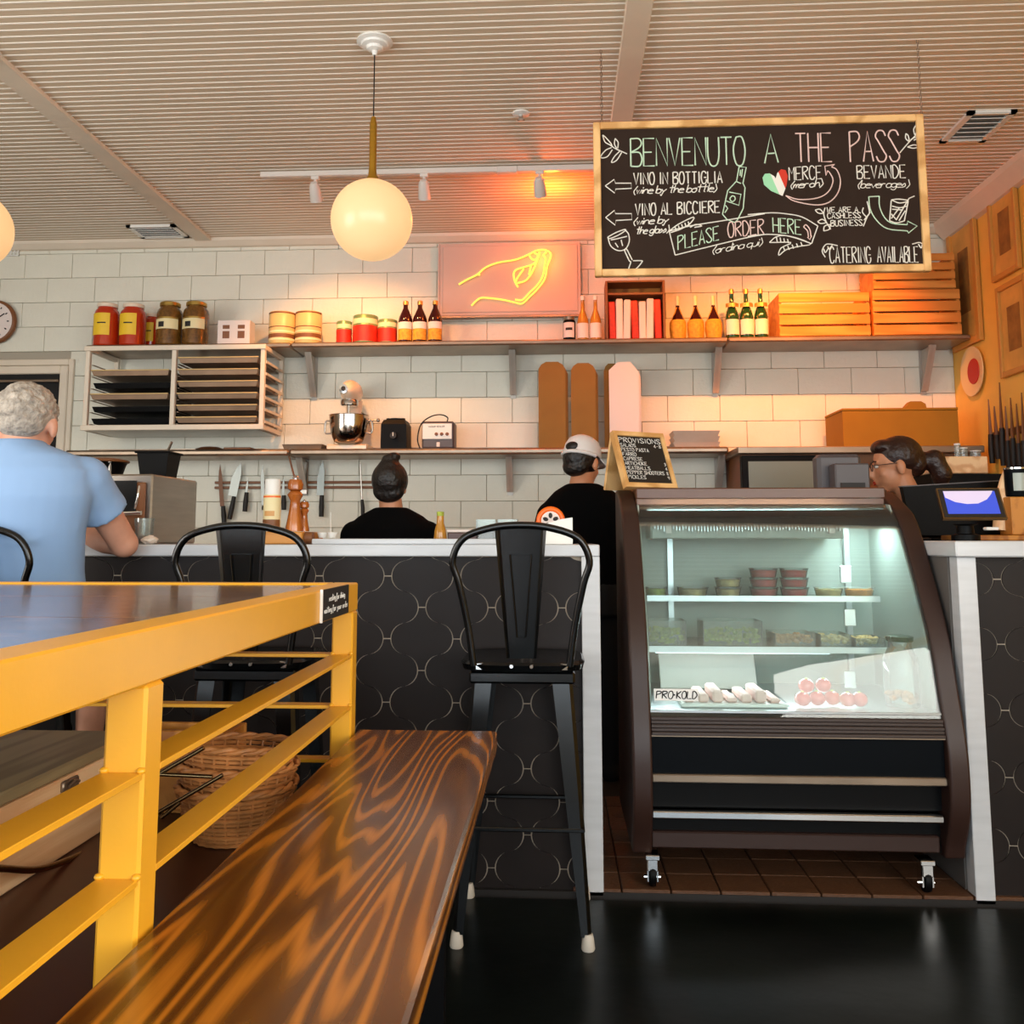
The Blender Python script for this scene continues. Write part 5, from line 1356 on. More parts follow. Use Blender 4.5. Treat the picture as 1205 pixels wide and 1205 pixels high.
a, b = P(992, 500, 5.45).x, P(1128, 500, 5.45).x; zt_ = P(1060, 480, 5.45).z
OBJ('carton_body', MB().box(a, b, 5.45, 5.8, bz0 + .001, zt_ - .015, .003), 'kraft2', t)
OBJ('lid', MB().box(a - .002, b + .002, 5.448, 5.802, zt_ - .014, zt_, .002), 'kraft2', t)
hx = P(1078, 478, 5.5).x; OBJ('paper_bundle', MB().prism([(hx - .07, zt_), (hx + .06, zt_), (hx + .055, zt_ + .03), (hx + .03, zt_ + .045), (hx - .03, zt_ + .045)], 5.5, 5.56), 'kraft2', t)
# receipt printer / register computer behind the case
gp = P(1000, 578, 3.87)
t = E('grey_printer', 'dark grey box printer with a front slot, left of the woman', 'printer', (P(1000, 578, 3.92).x, 3.92, P(1000, 590, 3.77).z))
a0, a1 = P(983, 560, 3.77).x, P(1024, 560, 3.77).x; zb_, zt2 = P(1000, 590, 3.77).z, P(1000, 545, 3.77).z
a2 = P(962, 560, 3.87).x
OBJ('front_housing', MB().box(a0, a1, 3.77, 3.86, zb_, zt2, .006), 'greyp', t)
OBJ('rear_housing', MB().box(a2, a1, 3.862, 3.95, zb_, zt2 + .045, .015), 'greyp', t)
OBJ('paper_slot', MB().box(P(989, 572, 3.77).x, P(1018, 572, 3.77).x, 3.766, 3.77, P(1000, 576, 3.77).z, P(1000, 568, 3.77).z), 'lblack', t)
OBJ('paper', MB().box(P(989, 572, 3.77).x, P(1017, 572, 3.77).x, 3.752, 3.767, P(1000, 577, 3.76).z, P(1000, 575, 3.76).z), 'white', t)
# prep table behind counters, carrying the things
pt = E('prep_table', 'steel prep table behind the bar counter', 'table', (-.8, 3.8, 0))
OBJ('table_top', MB().box(-2.5, .0, 3.70, 3.9, .86, .9, .004), 'steel', pt)
OBJ('leg', MB().cyl((-2.4, 3.8, 0), (-2.4, 3.8, .86), .02), 'steel', pt); OBJ('leg', MB().cyl((-.1, 3.8, 0), (-.1, 3.8, .86), .02), 'steel', pt)
pd = E('printer_stand', 'dark pedestal under the grey printer behind the case', 'stand', ((a2 + a1) / 2, 3.85, 0))
OBJ('pedestal', MB().box(a2, a1, 3.75, 3.94, 0, zb_ - .001, .01), 'bplast', pd)
# white table + wood left of it: orange wooden edge
# kitchen worktop along back wall
kw = E('back_worktop', 'steel worktop along the back wall under the knives', 'worktop', (-1.2, 5.6, 0))
OBJ('top', MB().box(NX0, .9, 5.25, WY - .003, .87, .91, .004), 'steel', kw); OBJ('carcass', MB().box(NX0, .9, 5.32, WY - .003, 0, .869), 'silvp', kw)

# =================================================================== OVEN AREA LEFT
OY = 3.26
oz0 = zt + .001
t = E('steel_oven', 'boxy stainless countertop oven on the bar counter behind the man', 'oven', (P(150, 640, OY).x, OY + .2, zt))
xa_, xb_ = P(97, 600, OY).x, P(178, 600, OY).x; ztp = P(120, 558, OY).z
OBJ('housing', MB().box(xa_, xb_, OY, OY + .42, oz0, ztp, .006), 'steel', t)
OBJ('door_frame', MB().box(xa_ + .02, xb_ - .02, OY - .012, OY - .001, oz0 + .02, ztp - .03, .004), 'brown', t)
OBJ('door_glass', MB().box(P(85, 600, OY).x, P(162, 600, OY).x, OY - .018, OY - .0125, P(120, 602, OY).z, P(120, 566, OY).z), 'lens', t)
OBJ('handle', MB().tube([(P(100, 606, OY).x, OY - .04, P(100, 606, OY).z), (P(172, 604, OY).x, OY - .04, P(172, 604, OY).z)], .008), 'chrome', t, 60)
OBJ('vertical_handle', MB().tube([P(159, 598, OY - .03), P(162, 585, OY - .05), P(164, 572, OY - .03)], .004), 'chrome', t, 60)
t = E('roasting_pan', 'flat brown pan with lid stacked on the oven', 'pan', (P(122, 553, 3.43).x, 3.43, ztp)); c = wloc(t)
OBJ('pan_body', MB().lathe([(.065, .001), (.08, .05), (.083, .052), (.05, .054)], c, 24), 'bplast', t, 40)
OBJ('lid', MB().lathe([(.09, .056), (.092, .062), (.06, .07), (0, .072)], c, 24), 'brown', t, 40)
OBJ('pan_handle', MB().cyl(c + Vector((.05, -.05, .0)) + Vector((0, 0, .008)), c + Vector((.05, -.055, .06)), .006), 'steel', t)
t = E('black_pot', 'square black pot with a handle on the oven beside the flat pan', 'pot', (P(180, 555, 3.43).x, 3.48, ztp)); c = wloc(t)
OBJ('pot_body', MB().loft([(c.x, c.y, c.z + .001, .07, .07), (c.x, c.y, c.z + .09, .085, .085)], 4).move(lambda v: RZ(pi / 4) @ (v - c) + c), 'bplast', t)
OBJ('rim', MB().box(c.x - .068, c.x + .068, c.y - .068, c.y + .068, c.z + .09, c.z + .098, .003), 'bplast', t)
OBJ('pot_handle', MB().tube([c + Vector((.03, 0, .098)), c + Vector((.055, -.02, .135))], .005), 'dsteel', t, 60)
t = E('tea_glass', 'clear glass of amber tea beside the man\'s elbow', 'glass', (P(169, 640, 3.19).x, 3.19, zt)); c = wloc(t)
OBJ('tumbler', MB().lathe([(.028, .001), (.034, .09), (.0325, .09), (.027, .004)], c, 20), 'cup', t, 40); OBJ('tea', MB().lathe([(.026, .004), (.028, .03), (0, .03)], c, 18), 'tea', t, 40)
t = E('napkin', 'crumpled white paper napkin by the man\'s elbow', 'napkin', (P(176, 643, 3.14).x, 3.14, zt)); c = wloc(t)
m = MB(); m.ell(c + Vector((0, 0, .012)), .028, .025, .014, 12, 8)
m.v = [tuple(Vector(v) + Vector((random.uniform(-.004, .004), random.uniform(-.004, .004), random.uniform(0, .006)))) for v in m.v]
OBJ('paper', m, 'tissue', t)
# wooden serving board etc. on counter
t = E('cutting_board', 'thick wooden cutting board on the bar counter behind middle stool', 'cutting board', (P(335, 643, 3.19).x, 3.24, zt)); c = wloc(t)
a, b = P(305, 640, 3.17).x, P(357, 640, 3.17).x
OBJ('board', MB().box(a, b, 3.15, 3.44, zt + .001, P(330, 627, 3.17).z + .004, .004), 'board', t)
OBJ('rolled_end', MB().cyl((b + .001, 3.19, zt + .022), (b + .028, 3.19, zt + .022), .02, n=16), 'brown', t, 40)
bt = P(330, 627, 3.17).z + .005
def small(name, lab, cat, px, Y, z, group=None): return E(name, lab, cat, (P(px, 640, Y).x, Y, z), group)
t = small('spray_can', 'white capped can with printed tan label on the cutting board', 'can', 319, 3.21, bt); s = 3.21 / F
lat(t, 'can_body', [(.028, .001), (.030, .004), (.030, 42 * s), (.026, 44 * s)], 'lcream'); lat(t, 'cap', [(.027, 43 * s), (.027, 60 * s), (.024, 62 * s), (0, 62 * s)], 'white')
labelarc(t, .0306, .003, 14 * s, 'brown', -3.09, -.2, 'label_band'); labelarc(t, .0308, 18 * s, 24 * s, 'oak', -2.2, -1.0, 'label_print'); labelarc(t, .0306, 40 * s, 42 * s, 'orange', -3, -.1, 'label_rim')
for k, (px, h, r, lab) in enumerate(((346, 66, .031, 'tall turned wooden pepper mill on the cutting board'), (357, 38, .019, 'short wooden pepper mill beside the tall one'))):
    t = small('pepper_mill', lab, 'pepper mill', px, 3.24 + .03 * k, bt); H = h * 3.24 / F
    lat(t, 'body', [(r, .001), (r, H * .08), (r * .85, H * .2), (r * .62, H * .42), (r * .55, H * .55), (r * .9, H * .66), (r * .6, H * .72)], 'mill')
    lat(t, 'head', [(r * .5, H * .72), (r * .85, H * .76), (r * .9, H * .85), (r * .7, H * .93), (r * .3, H * .95)], 'mill')
    lat(t, 'finial', [(r * .3, H * .94), (r * .35, H * .97), (r * .2, H), (0, H)], 'chrome')
for k, px in enumerate((379, 391)):
    t = small('sauce_cup', 'small white cup on the marble slab, %s one' % ('left', 'right')[k], 'cup', px, 3.24, zt + .021, 'small white cups'); lat(t, 'cup', [(.012, .001), (.018, .02), (.017, .02), (.011, .004), (0, .004)], 'white')
    if k: OBJ('pick', MB().cyl(wloc(t) + Vector((-.006, 0, .004)), wloc(t) + Vector((-.008, 0, .09)), .0012), 'white', t)
# tape dispenser, white box
t = E('white_box', 'white carton with cut front on counter behind the near stool', 'box', (P(645, 641, 3.19).x, 3.24, zt)); c = wloc(t)
a, b = P(612, 640, 3.17).x, P(674, 640, 3.17).x
OBJ('carton', MB().prism([(a, zt + .001), (b, zt + .001), (b, P(670, 609, 3.17).z), (P(660, 609, 3.17).x, P(660, 611, 3.17).z), (a + .03, P(640, 622, 3.17).z), (a, P(640, 622, 3.17).z)], 3.17, 3.31), 'white', t)
t = E('tape_roll', 'orange rimmed tape roll standing above the white box', 'tape', (P(648, 612, 3.35).x, 3.35, zt)); c = P(648, 613, 3.35)
OBJ('rim', MB().tube([c + Vector((.042 * cos(a), 0, .042 * sin(a))) for a in [2 * pi * i / 28 for i in range(28)]], .010, 10, closed=True), 'orange', t, 60)
OBJ('hub', MB().lathe([(.034, -.008), (.034, .008)], c, 24, RX(pi / 2)), 'wcard', t, 40)
m = MB(); [m.ell(c + Vector((.019 * cos(a), -.009, .019 * sin(a))), .007, .002, .010, 10, 6, RY(-a + pi / 2)) for a in (.4, 1.6, 2.8, 4.0, 5.2)]
OBJ('hub_opening', m, 'lblack', t, 60)
OBJ('stand', MB().box(c.x - .03, c.x + .03, 3.325, 3.375, zt + .001, c.z - .05, .004), 'orange', t)
# plastic tubs and bottle by back (on back worktop)
t = small('mustard_bottle', 'amber squeeze bottle right of the person with the bun', 'bottle', 518, 3.43, zt + .0); lat(t, 'bottle_body', [(.03, .001), (.034, .01), (.028, .06), (.018, .09), (.017, .12)], 'amber'); lat(t, 'cap', [(.018, .12), (.018, .138), (0, .14)], 'oliveg'); t.scale = (.75, .75, .85)
for k, px in enumerate((573, 598)):
    t = small('clear_bin', 'translucent plastic bin on the counter behind the near stool, %s one' % ('left', 'right')[k], 'bin', px, 3.48, zt, 'translucent bins')
    c = wloc(t); q = .036
    m = MB(); m.box(c.x - q, c.x + q, c.y - .05, c.y - .047, zt + .001, zt + .09); m.box(c.x - q, c.x + q, c.y + .047, c.y + .05, zt + .001, zt + .09); m.box(c.x - q, c.x - q + .003, c.y - .047, c.y + .047, zt + .001, zt + .09); m.box(c.x + q - .003, c.x + q, c.y - .047, c.y + .047, zt + .001, zt + .09)
    OBJ('bin_walls', m, 'cup', t); OBJ('contents', MB().box(c.x - q + .004, c.x + q - .004, c.y - .045, c.y + .045, zt + .002, zt + (.05, .075)[k], .004), ('brown', 'pasta')[k], t)
t = small('wooden_block', 'low reddish wooden block on the counter between person and bins', 'block', 545, 3.46, zt); c = wloc(t); OBJ('block', MB().box(c.x - .055, c.x + .06, c.y - .03, c.y + .03, zt + .001, zt + .042, .003), 'brw', t); OBJ('block_cap', MB().box(c.x - .058, c.x + .063, c.y - .032, c.y + .032, zt + .043, zt + .052, .002), 'wcard', t)

# =================================================================== KNIVES
KY = WY - .03
t = E('knife_rail', 'long wooden magnetic knife rail on the back wall', 'knife rail', (P(345, 570, KY).x, KY, P(345, 570, KY).z))
for yy in (567.5, 573.5):
    p = P(345, yy, KY); OBJ('bar', MB().box(P(252, 570, KY).x, P(441, 570, KY).x, KY + .004, KY + .027, p.z - .008, p.z + .008, .003), 'brown', t)
def knife(top, bot, hl, wd, lab, blade='bladem', hm='lblack', Y=KY - .008, up=True, group='knives on the rail', hw=.017):
    """blade tip at `top`, handle end at `bot` (pixels); hl = handle share of the length"""
    a = P(*top, Y); b = P(*bot, Y); d = (b - a); L_ = d.length; d.normalize(); n = Vector((d.z, 0, -d.x))
    t = E('kitchen_knife', lab, 'knife', b, group); s_ = a + d * L_ * (1 - hl)
    def q(pp): return [(v.x, v.z) for v in pp]
    OBJ('blade', MB().prism(q([a, a + d * L_ * .12 + n * wd * .32, a + d * L_ * .3 + n * wd * .55, s_ + n * wd * .55, s_ - n * wd * .2, a + d * L_ * .2 - n * wd * .2]), Y, Y + .003), blade, t)
    OBJ('handle', MB().tube([s_, s_ + d * L_ * hl * .5, b], [hw * .8, hw, hw * .9], 8), hm, t, 60)
    return t
knife((259, 546), (264, 617), .30, .035, 'dark cleaver-like knife at the left end of the rail', 'brown')
knife((284, 544), (270, 611), .40, .075, 'wide chef knife leaning, second on the rail')
knife((292, 563), (288, 602), .58, .018, 'small black paring knife on the rail')
knife((309, 548), (311, 600), .1, .03, 'thin knife half hidden behind the white capped can')
knife((334, 562), (334, 600), .45, .02, 'short knife with black handle behind the pepper mill')
knife((380, 542), (378, 608), .38, .060, 'chef knife with straight black handle right of the mills')
for px, h0, h1, lab in ((357, 543, 582, 'steel whisk-shaped ladle hanging beside the tall pepper mill'),):
    t = E('steel_scoop', lab, 'scoop', P(px, h1, KY), None); a = P(px, h0, KY - .01); b = P(px, h1, KY - .01)
    OBJ('scoop_body', MB().box(a.x - .03, a.x + .03, KY - .012, KY - .004, b.z, a.z, .004), 'steel', t); OBJ('rim', MB().tube([a + Vector((-.03, 0, 0)), a + Vector((.03, 0, 0))], .005), 'chrome', t)
t = E('honing_steel', 'long thin honing steel with black handle hanging left of the bun', 'honing steel', P(427, 608, KY)); OBJ('rod', MB().cyl(P(424, 545, KY - .01), P(426, 590, KY - .01), .005), 'steel', t); OBJ('handle', MB().tube([P(426, 588, KY - .01), P(427, 598, KY - .01), P(427, 609, KY - .01)], [.01, .013, .012]), 'lblack', t, 60)
t = E('spatula', 'thin brown spatula hanging from lower shelf above the pepper mill', 'spatula', P(347, 560, KY)); OBJ('shaft', MB().cyl(P(339, 533, 5.62), P(346, 560, 5.62), .006), 'brown', t); OBJ('tip', MB().ell(P(347, 563, 5.62), .012, .006, .02, 10, 8), 'brown', t, 60)

# =================================================================== RIGHT WALL
WXR = XR - .004
def rframe(p00, p11, lab, fm, th=.03, border=.035, mat_='art', Y=None):
    """framed picture on the right wall: pixel of near bottom, far top at wall plane"""
    a = PX(*p00, XR - th); b = PX(*p11, XR - th); y0, y1 = sorted((a.y, b.y)); z0, z1 = sorted((a.z, b.z))
    t = E('framed_picture', lab, 'picture', (XR - th / 2, (y0 + y1) / 2, z0), 'framed pictures on right wall')
    m = MB()
    for q in ((y0, y0 + border, z0, z1), (y1 - border, y1, z0, z1), (y0 + border, y1 - border, z0, z0 + border), (y0 + border, y1 - border, z1 - border, z1)): m.box(XR - th, WXR, q[0], q[1], q[2], q[3], .003)
    OBJ('frame', m, fm, t)
    OBJ('mat_board', MB().box(XR - th * .5, WXR, y0 + border, y1 - border, z0 + border, z1 - border), mat_, t)
    my, mz = (y1 - y0) * .2, (z1 - z0) * .2
    OBJ('print', MB().box(XR - th * .5 - .002, XR - th * .5, y0 + border + my, y1 - border - my, z0 + border + mz, z1 - border - mz), 'artd', t)
    return t
fp = rframe((1153, 400), (1112, 268), 'deep framed picture with black sides in the corner beside the crates', 'artf', .03, .045, 'art')
rframe((1198, 315), (1160, 232), 'upper of two pale framed pictures on the right wall', 'artf', .03, .03)
rframe((1212, 433), (1170, 340), 'lower framed picture with a faint sketch on the right wall', 'artf', .03, .03)
rframe((1260, 330), (1207, 195), 'white framed picture cut off by the right edge of photo', 'white', .03, .03)
pc = PX(1142, 437, XR - .03)
t = E('wall_plate', 'round cream plate with a red centre on the right wall', 'plate', pc)
rpl = (466 - 408) / 2 * pc.y / F
OBJ('plate', MB().lathe([(rpl * .5, 0), (rpl * .6, .004), (rpl, .018), (rpl * 1.0, .024), (rpl * .62, .012), (rpl * .5, .008), (0, .008)], (XR - .002, pc.y, pc.z), 32, RY(-pi / 2)), 'cream', t, 50)
OBJ('red_centre', MB().lathe([(rpl * .52, .010), (rpl * .5, .014), (0, .015)], (XR - .002, pc.y, pc.z), 28, RY(-pi / 2)), 'red', t, 50)
# knives on the right wall
ky0 = PX(1170, 510, XR - .03).y; ky1 = PX(1225, 510, XR - .03).y
t = E('wall_knife_rack', 'magnetic rack on the right wall carrying many slim knives', 'knife rack', (XR - .02, (ky0 + ky1) / 2, PX(1185, 512, XR - .02).z)); zr = PX(1180, 510, XR - .02).z
OBJ('bar', MB().box(XR - .02, WXR, ky1 - .05, ky0 + .05, zr - .02, zr + .02, .003), 'brown', t)
for i, (px, ty, by) in enumerate(((1166, 470, 545), (1173, 478, 540), (1179, 450, 548), (1186, 478, 552), (1192, 468, 555), (1199, 475, 560), (1205, 462, 565), (1212, 470, 570))):
    a = PX(px - 3, ty, XR - .035); b = PX(px + 2, by, XR - .035); md = a + (b - a) * .55
    t = E('slim_knife', 'slim dark handled knife on the right wall, ' + ('nearest the wall plate', 'second from the wall plate', 'tallest in the row, third from the plate', 'fourth from the plate', 'fifth from the plate', 'sixth from the plate', 'seventh from the plate', 'last at the photo edge')[i], 'knife', b, 'slim knives on the right wall rack')
    OBJ('blade', MB().cyl(a, md, .003, .011, 5), 'brown', t); OBJ('handle', MB().tube([md, (md + b) / 2, b], [.014, .019, .015], 8), 'lblack', t, 60)
# low ledge with jars near the right wall
t = E('wooden_ledge_box', 'pale wooden box shelf behind the woman with dark gap below', 'shelf box', (P(1135, 555, 4.6).x, 4.6, 0))
a, b = P(1095, 550, 4.5).x, P(1163, 550, 4.5).x; z1_ = P(1130, 537, 4.5).z; z0_ = P(1130, 557, 4.5).z
OBJ('box_top', MB().box(a, b, 4.5, 4.8, z0_, z1_, .004), 'palew', t); OBJ('dark_base', MB().box(a + .01, XR - .03, 4.52, 4.78, 0, z0_ - .001), 'bplast', t)
for k, (px, w_, h) in enumerate(((1127, .014, .07), (1134, .018, .05), (1148, .024, .035))):
    tt = E('small_jar', ('tall clear tube jar on the pale wooden box', 'small clear jar with white rim on the pale wooden box', 'squat clear jar at the right of the pale wooden box')[k], 'jar', (P(px, 537, 4.6).x, 4.6, z1_), 'small jars behind the tablet'); lat(tt, 'jar_body', [(w_, .001), (w_, h * .9)], 'cup'); lat(tt, 'lid', [(w_ * 1.05, h * .9), (w_ * 1.05, h), (0, h)], 'white')
# register and tablet on the right counter
zc_ = zt + .012
t = E('tablet_stand', 'payment tablet with blue and white screen on a swivel stand', 'tablet', (P(1140, 632, 3.21).x, 3.21, zc_))
def tp(u, v, d, cxp=1143, cyp=592, Y=3.17):
    c = P(cxp, cyp, Y); return c + RZ(radians(-6)) @ (RX(radians(-32)) @ Vector((u, -d, v)))
def tbox(u0, u1, v0, v1, d0, d1):
    vs = [tp(u, v, d) for u in (u0, u1) for v in (v0, v1) for d in (d0, d1)]; return vs, [(0, 1, 3, 2), (4, 6, 7, 5), (0, 4, 5, 1), (2, 3, 7, 6), (0, 2, 6, 4), (1, 5, 7, 3)]
OBJ('housing', MB().add(*tbox(-.098, .098, -.060, .060, -.012, 0)), 'bronze', t); OBJ('bezel', MB().add(*tbox(-.093, .093, -.055, .055, 0, .002)), 'lblack', t)
sc = [(-.080, -.044), (.080, -.044), (.080, .046), (-.080, .046)]
m = MB(); m.add([tp(u, v, .0028) for u, v in sc], [(0, 1, 2, 3)]); OBJ('screen', m, 'screen', t)
arc = [(-.080, .046), (-.078, .020), (-.05, .002), (-.015, -.006), (.02, -.004), (.05, .012), (.068, .034), (.074, .046)]
m = MB(); m.add([tp(u, v, .0036) for u, v in arc], [list(range(len(arc)))]); OBJ('screen_pattern', m, 'screen2', t)
cq = P(1141, 632, 3.21)
OBJ('stand_neck', MB().lathe([(.045, .0005), (.045, .02), (.028, .024), (.026, .05), (.04, .056)], (cq.x, 3.24, zc_), 24), 'bplast', t, 40)
OBJ('card_reader', MB().box(cq.x + .035, cq.x + .075, 3.16, 3.19, zc_ + .035, zc_ + .045, .003), 'white', t)
t = E('register_screen', 'large black register monitor behind the tablet, seen from the back', 'monitor', (P(1120, 632, 3.72).x, 3.77, zc_))
pts = [P(1062, 573, 3.72), P(1180, 566, 3.72), P(1183, 630, 3.72), P(1075, 630, 3.72)]
OBJ('monitor_shell', MB().prism([(p.x, max(p.z, zc_ + .012)) for p in pts], 3.72, 3.755), 'bplast', t)
OBJ('stand_foot', MB().box(pts[3].x + .06, pts[3].x + .2, 3.7, 3.82, zc_ + .001, zc_ + .011, .003), 'bplast', t)
OBJ('monitor_edge', MB().prism([(pts[0].x - .003, pts[0].z), (pts[1].x + .003, pts[1].z), (pts[1].x + .003, pts[1].z + .004), (pts[0].x - .003, pts[0].z + .004)], 3.718, 3.757), 'greyp', t)
t = E('wooden_tray', 'shallow wooden tray under the monitor at the counter edge', 'tray', (P(1190, 632, 3.25).x, 3.55, zc_)); a = P(1120, 632, 3.55).x
OBJ('tray', MB().box(a, a + .5, 3.48, 3.65, zc_ + .001, zc_ + .02, .003), 'orw', t)
t = E('labelled_can', 'green and white printed can at the right edge above the counter', 'can', (P(1200, 570, 3.55).x, 3.57, zc_ + .02)); c = wloc(t)
OBJ('riser', MB().box(c.x - .05, c.x + .06, c.y - .05, c.y + .05, c.z + .001, P(1200, 585, 3.55).z, .003), 'orw', t)
ch_ = P(1200, 584, 3.55).z - c.z; lat(t, 'can_body', [(.04, ch_), (.042, ch_ + .005), (.042, ch_ + .10), (.038, ch_ + .104), (0, ch_ + .104)], 'navy'); labelarc(t, .0428, ch_ + .02, ch_ + .085, 'case_in', -2.3, -.9); lat(t, 'rim', [(.043, ch_ + .10), (.043, ch_ + .106), (0, ch_ + .106)], 'chrome')
t = E('towel', 'beige cloth hanging beside the printed can', 'towel', (P(1180, 600, 3.6).x, 3.60, zc_)); m = MB()
m.tube(cr([P(1184, 555, 3.60), P(1181, 575, 3.60), P(1179, 600, 3.60), P(1177, 624, 3.60)], 4), [.012, .015, .018, .02, .022, .024, .025, .026, .027, .028, .028, .028, .028][:13], 8); OBJ('cloth', m, 'palew', t, 60)
# wall clock and grille at left
c = P(-6, 379, WY - .03); t = E('wall_clock', 'round wall clock with black rim at the left edge of photo', 'clock', c); rr = 24 * WY / F
OBJ('rim', MB().tube([c + Vector((rr * cos(a), 0, rr * sin(a))) for a in [2 * pi * i / 40 for i in range(40)]], .02, 10, closed=True), 'brown', t, 60)
OBJ('face', MB().lathe([(rr, -.005), (rr, .02)], c, 36, RX(pi / 2)), 'wcard', t, 40)
for i in range(12):
    a = pi / 6 * i; d = Vector((cos(a), 0, sin(a))); OBJ('hour_mark', MB().cyl(c + d * rr * .74 + Vector((0, -.022, 0)), c + d * rr * .84 + Vector((0, -.022, 0)), .004, n=4), 'lblack', t)
for a, l in ((2.2, .5), (.6, .7)): OBJ('hand', MB().cyl(c + Vector((0, -.023, 0)), c + Vector((cos(a) * rr * l, -.023, sin(a) * rr * l)), .004, n=4), 'lblack', t)
c = P(12, 293, WY - .02); t = E('wall_grille', 'small white square grille high on the block wall by the left globe', 'grille', c); m = MB()
for k in range(5): m.box(c.x - .055, c.x + .055, WY - .012, WY - .004, c.z - .045 + k * .022, c.z - .039 + k * .022); m.box(c.x - .055 + k * .026, c.x - .049 + k * .026, WY - .014, WY - .003, c.z - .045, c.z + .05)
OBJ('grille_bars', m, 'white', t)

# =================================================================== PEOPLE
def fuse(name, mb, mt, parent, vox=.008, sm=6, label=None):
    me = bpy.data.meshes.new('tmp'); me.from_pydata(mb.v, [], mb.f)
    import bmesh
    b = bmesh.new(); b.from_mesh(me); bmesh.ops.recalc_face_normals(b, faces=b.faces); b.to_mesh(me); b.free()
    o = bpy.data.objects.new('tmp', me); COL.objects.link(o)
    r = o.modifiers.new('r', 'REMESH'); r.mode = 'VOXEL'; r.voxel_size = vox
    s_ = o.modifiers.new('s', 'SMOOTH'); s_.iterations = sm; s_.factor = .5
    dg = bpy.context.evaluated_depsgraph_get(); dg.update()
    m2 = bpy.data.meshes.new_from_object(o.evaluated_get(dg)); bpy.data.objects.remove(o); m2.name = name
    off = wloc(parent)
    m2.transform(Matrix.Translation(-off)); m2.materials.clear(); m2.materials.append(M[mt]); m2.shade_smooth()
    n = bpy.data.objects.new(name, m2); COL.objects.link(n); n.parent = parent
    if label: n['label'] = label
    return n
def limb(mb, pts, rs, n=14):
    mb.tube([Vector(p) for p in pts], rs, n)
    for p, r in zip(pts, rs): mb.ell(p, r, r, r, n, 8)
def hand(mb, wrist, d, up, s=1.0, curl=.5, side=1):
    """palm + four unequal bent fingers + thumb from the side of the palm"""
    d = Vector(d).normalized(); up = Vector(up); up = (up - d * up.dot(d)).normalized(); sd = d.cross(up) * side; w_ = Vector(wrist)
    R = Matrix((sd, d, up)).transposed()
    mb.ell(w_ + d * .045 * s, .040 * s, .052 * s, .016 * s, 14, 10, R)
    for k, (o_, l_) in enumerate(((-.03, .062), (-.010, .076), (.011, .080), (.030, .072))):
        b = w_ + d * .085 * s + sd * o_ * s; pts = [b - d * .02 * s]; dd = d.copy(); p = b
        for j, seg in enumerate((.45, .32, .23)):
            p = p + dd * l_ * seg * s; pts.append(p); dd = (dd * cos(curl) - up * sin(curl)).normalized()
        limb(mb, [w_ + d * .07 * s + sd * o_ * s, b] + pts[1:], [.010 * s, .0095 * s, .0085 * s, .008 * s, .007 * s], 8)
    b = w_ + d * .03 * s + sd * .032 * s
    limb(mb, [b, b + (sd * .6 + d * .6) * .035 * s, b + (sd * .45 + d * .8) * .065 * s - up * .006], [.013 * s, .0105 * s, .008 * s], 8)

def headmesh(mb, c, yaw, pitch=0, s=1.0, neck_to=None):
    """c = head centre; +Y (local) is the face direction"""
    R = RZ(yaw) @ RX(pitch)
    T = lambda x, y, z: Vector(c) + R @ (Vector((x, y, z)) * s)
    mb.ell(T(0, -.012, .025), .076 * s, .094 * s, .088 * s, 20, 14, R)     # skull
    mb.ell(T(0, .022, -.035), .060 * s, .066 * s, .078 * s, 18, 12, R)     # face
    mb.ell(T(0, .055, -.095), .030 * s, .026 * s, .022 * s, 12, 8, R)      # chin
    mb.tube([T(0, .082, .015), T(0, .100, -.012), T(0, .110, -.030), T(0, .092, -.040)], [.009 * s, .011 * s, .014 * s, .010 * s], 10)   # nose
    for k in (-1, 1):
        mb.ell(T(.082 * k, -.012, -.015), .012 * s, .020 * s, .034 * s, 10, 8, R); mb.ell(T(.03 * k, .076, .022), .022 * s, .010 * s, .008 * s, 10, 6, R)
        mb.ell(T(.036 * k, .058, -.03), .022 * s, .018 * s, .022 * s, 10, 6, R)
    mb.ell(T(0, .086, -.060), .022 * s, .010 * s, .007 * s, 10, 6, R); mb.ell(T(0, .084, -.071), .019 * s, .010 * s, .007 * s, 10, 6, R)
    return T, R
def face_parts(T, R, par, s=1.0, brow='bhair'):
    m = MB(); m2 = MB(); m3 = MB()
    for k in (-1, 1):
        m.ell(T(.03 * k, .078, .004), .013 * s, .009 * s, .008 * s, 12, 8, R); m2.ell(T(.03 * k, .0855, .004), .0055 * s, .003 * s, .0055 * s, 10, 6, R); m3.tube([T(.015 * k, .088, .024), T(.03 * k, .088, .029), T(.047 * k, .078, .024)], .003 * s, 6)
    OBJ('eye', m, 'white', par, 60); OBJ('iris', m2, 'lblack', par, 60); OBJ('eyebrow', m3, brow, par, 60)
    OBJ('lips', MB().ell(T(0, .093, -.061), .02 * s, .006 * s, .004 * s, 10, 6, R).ell(T(0, .091, -.069), .018 * s, .006 * s, .005 * s, 10, 6, R), 'red', par, 60, label='reddish lips')

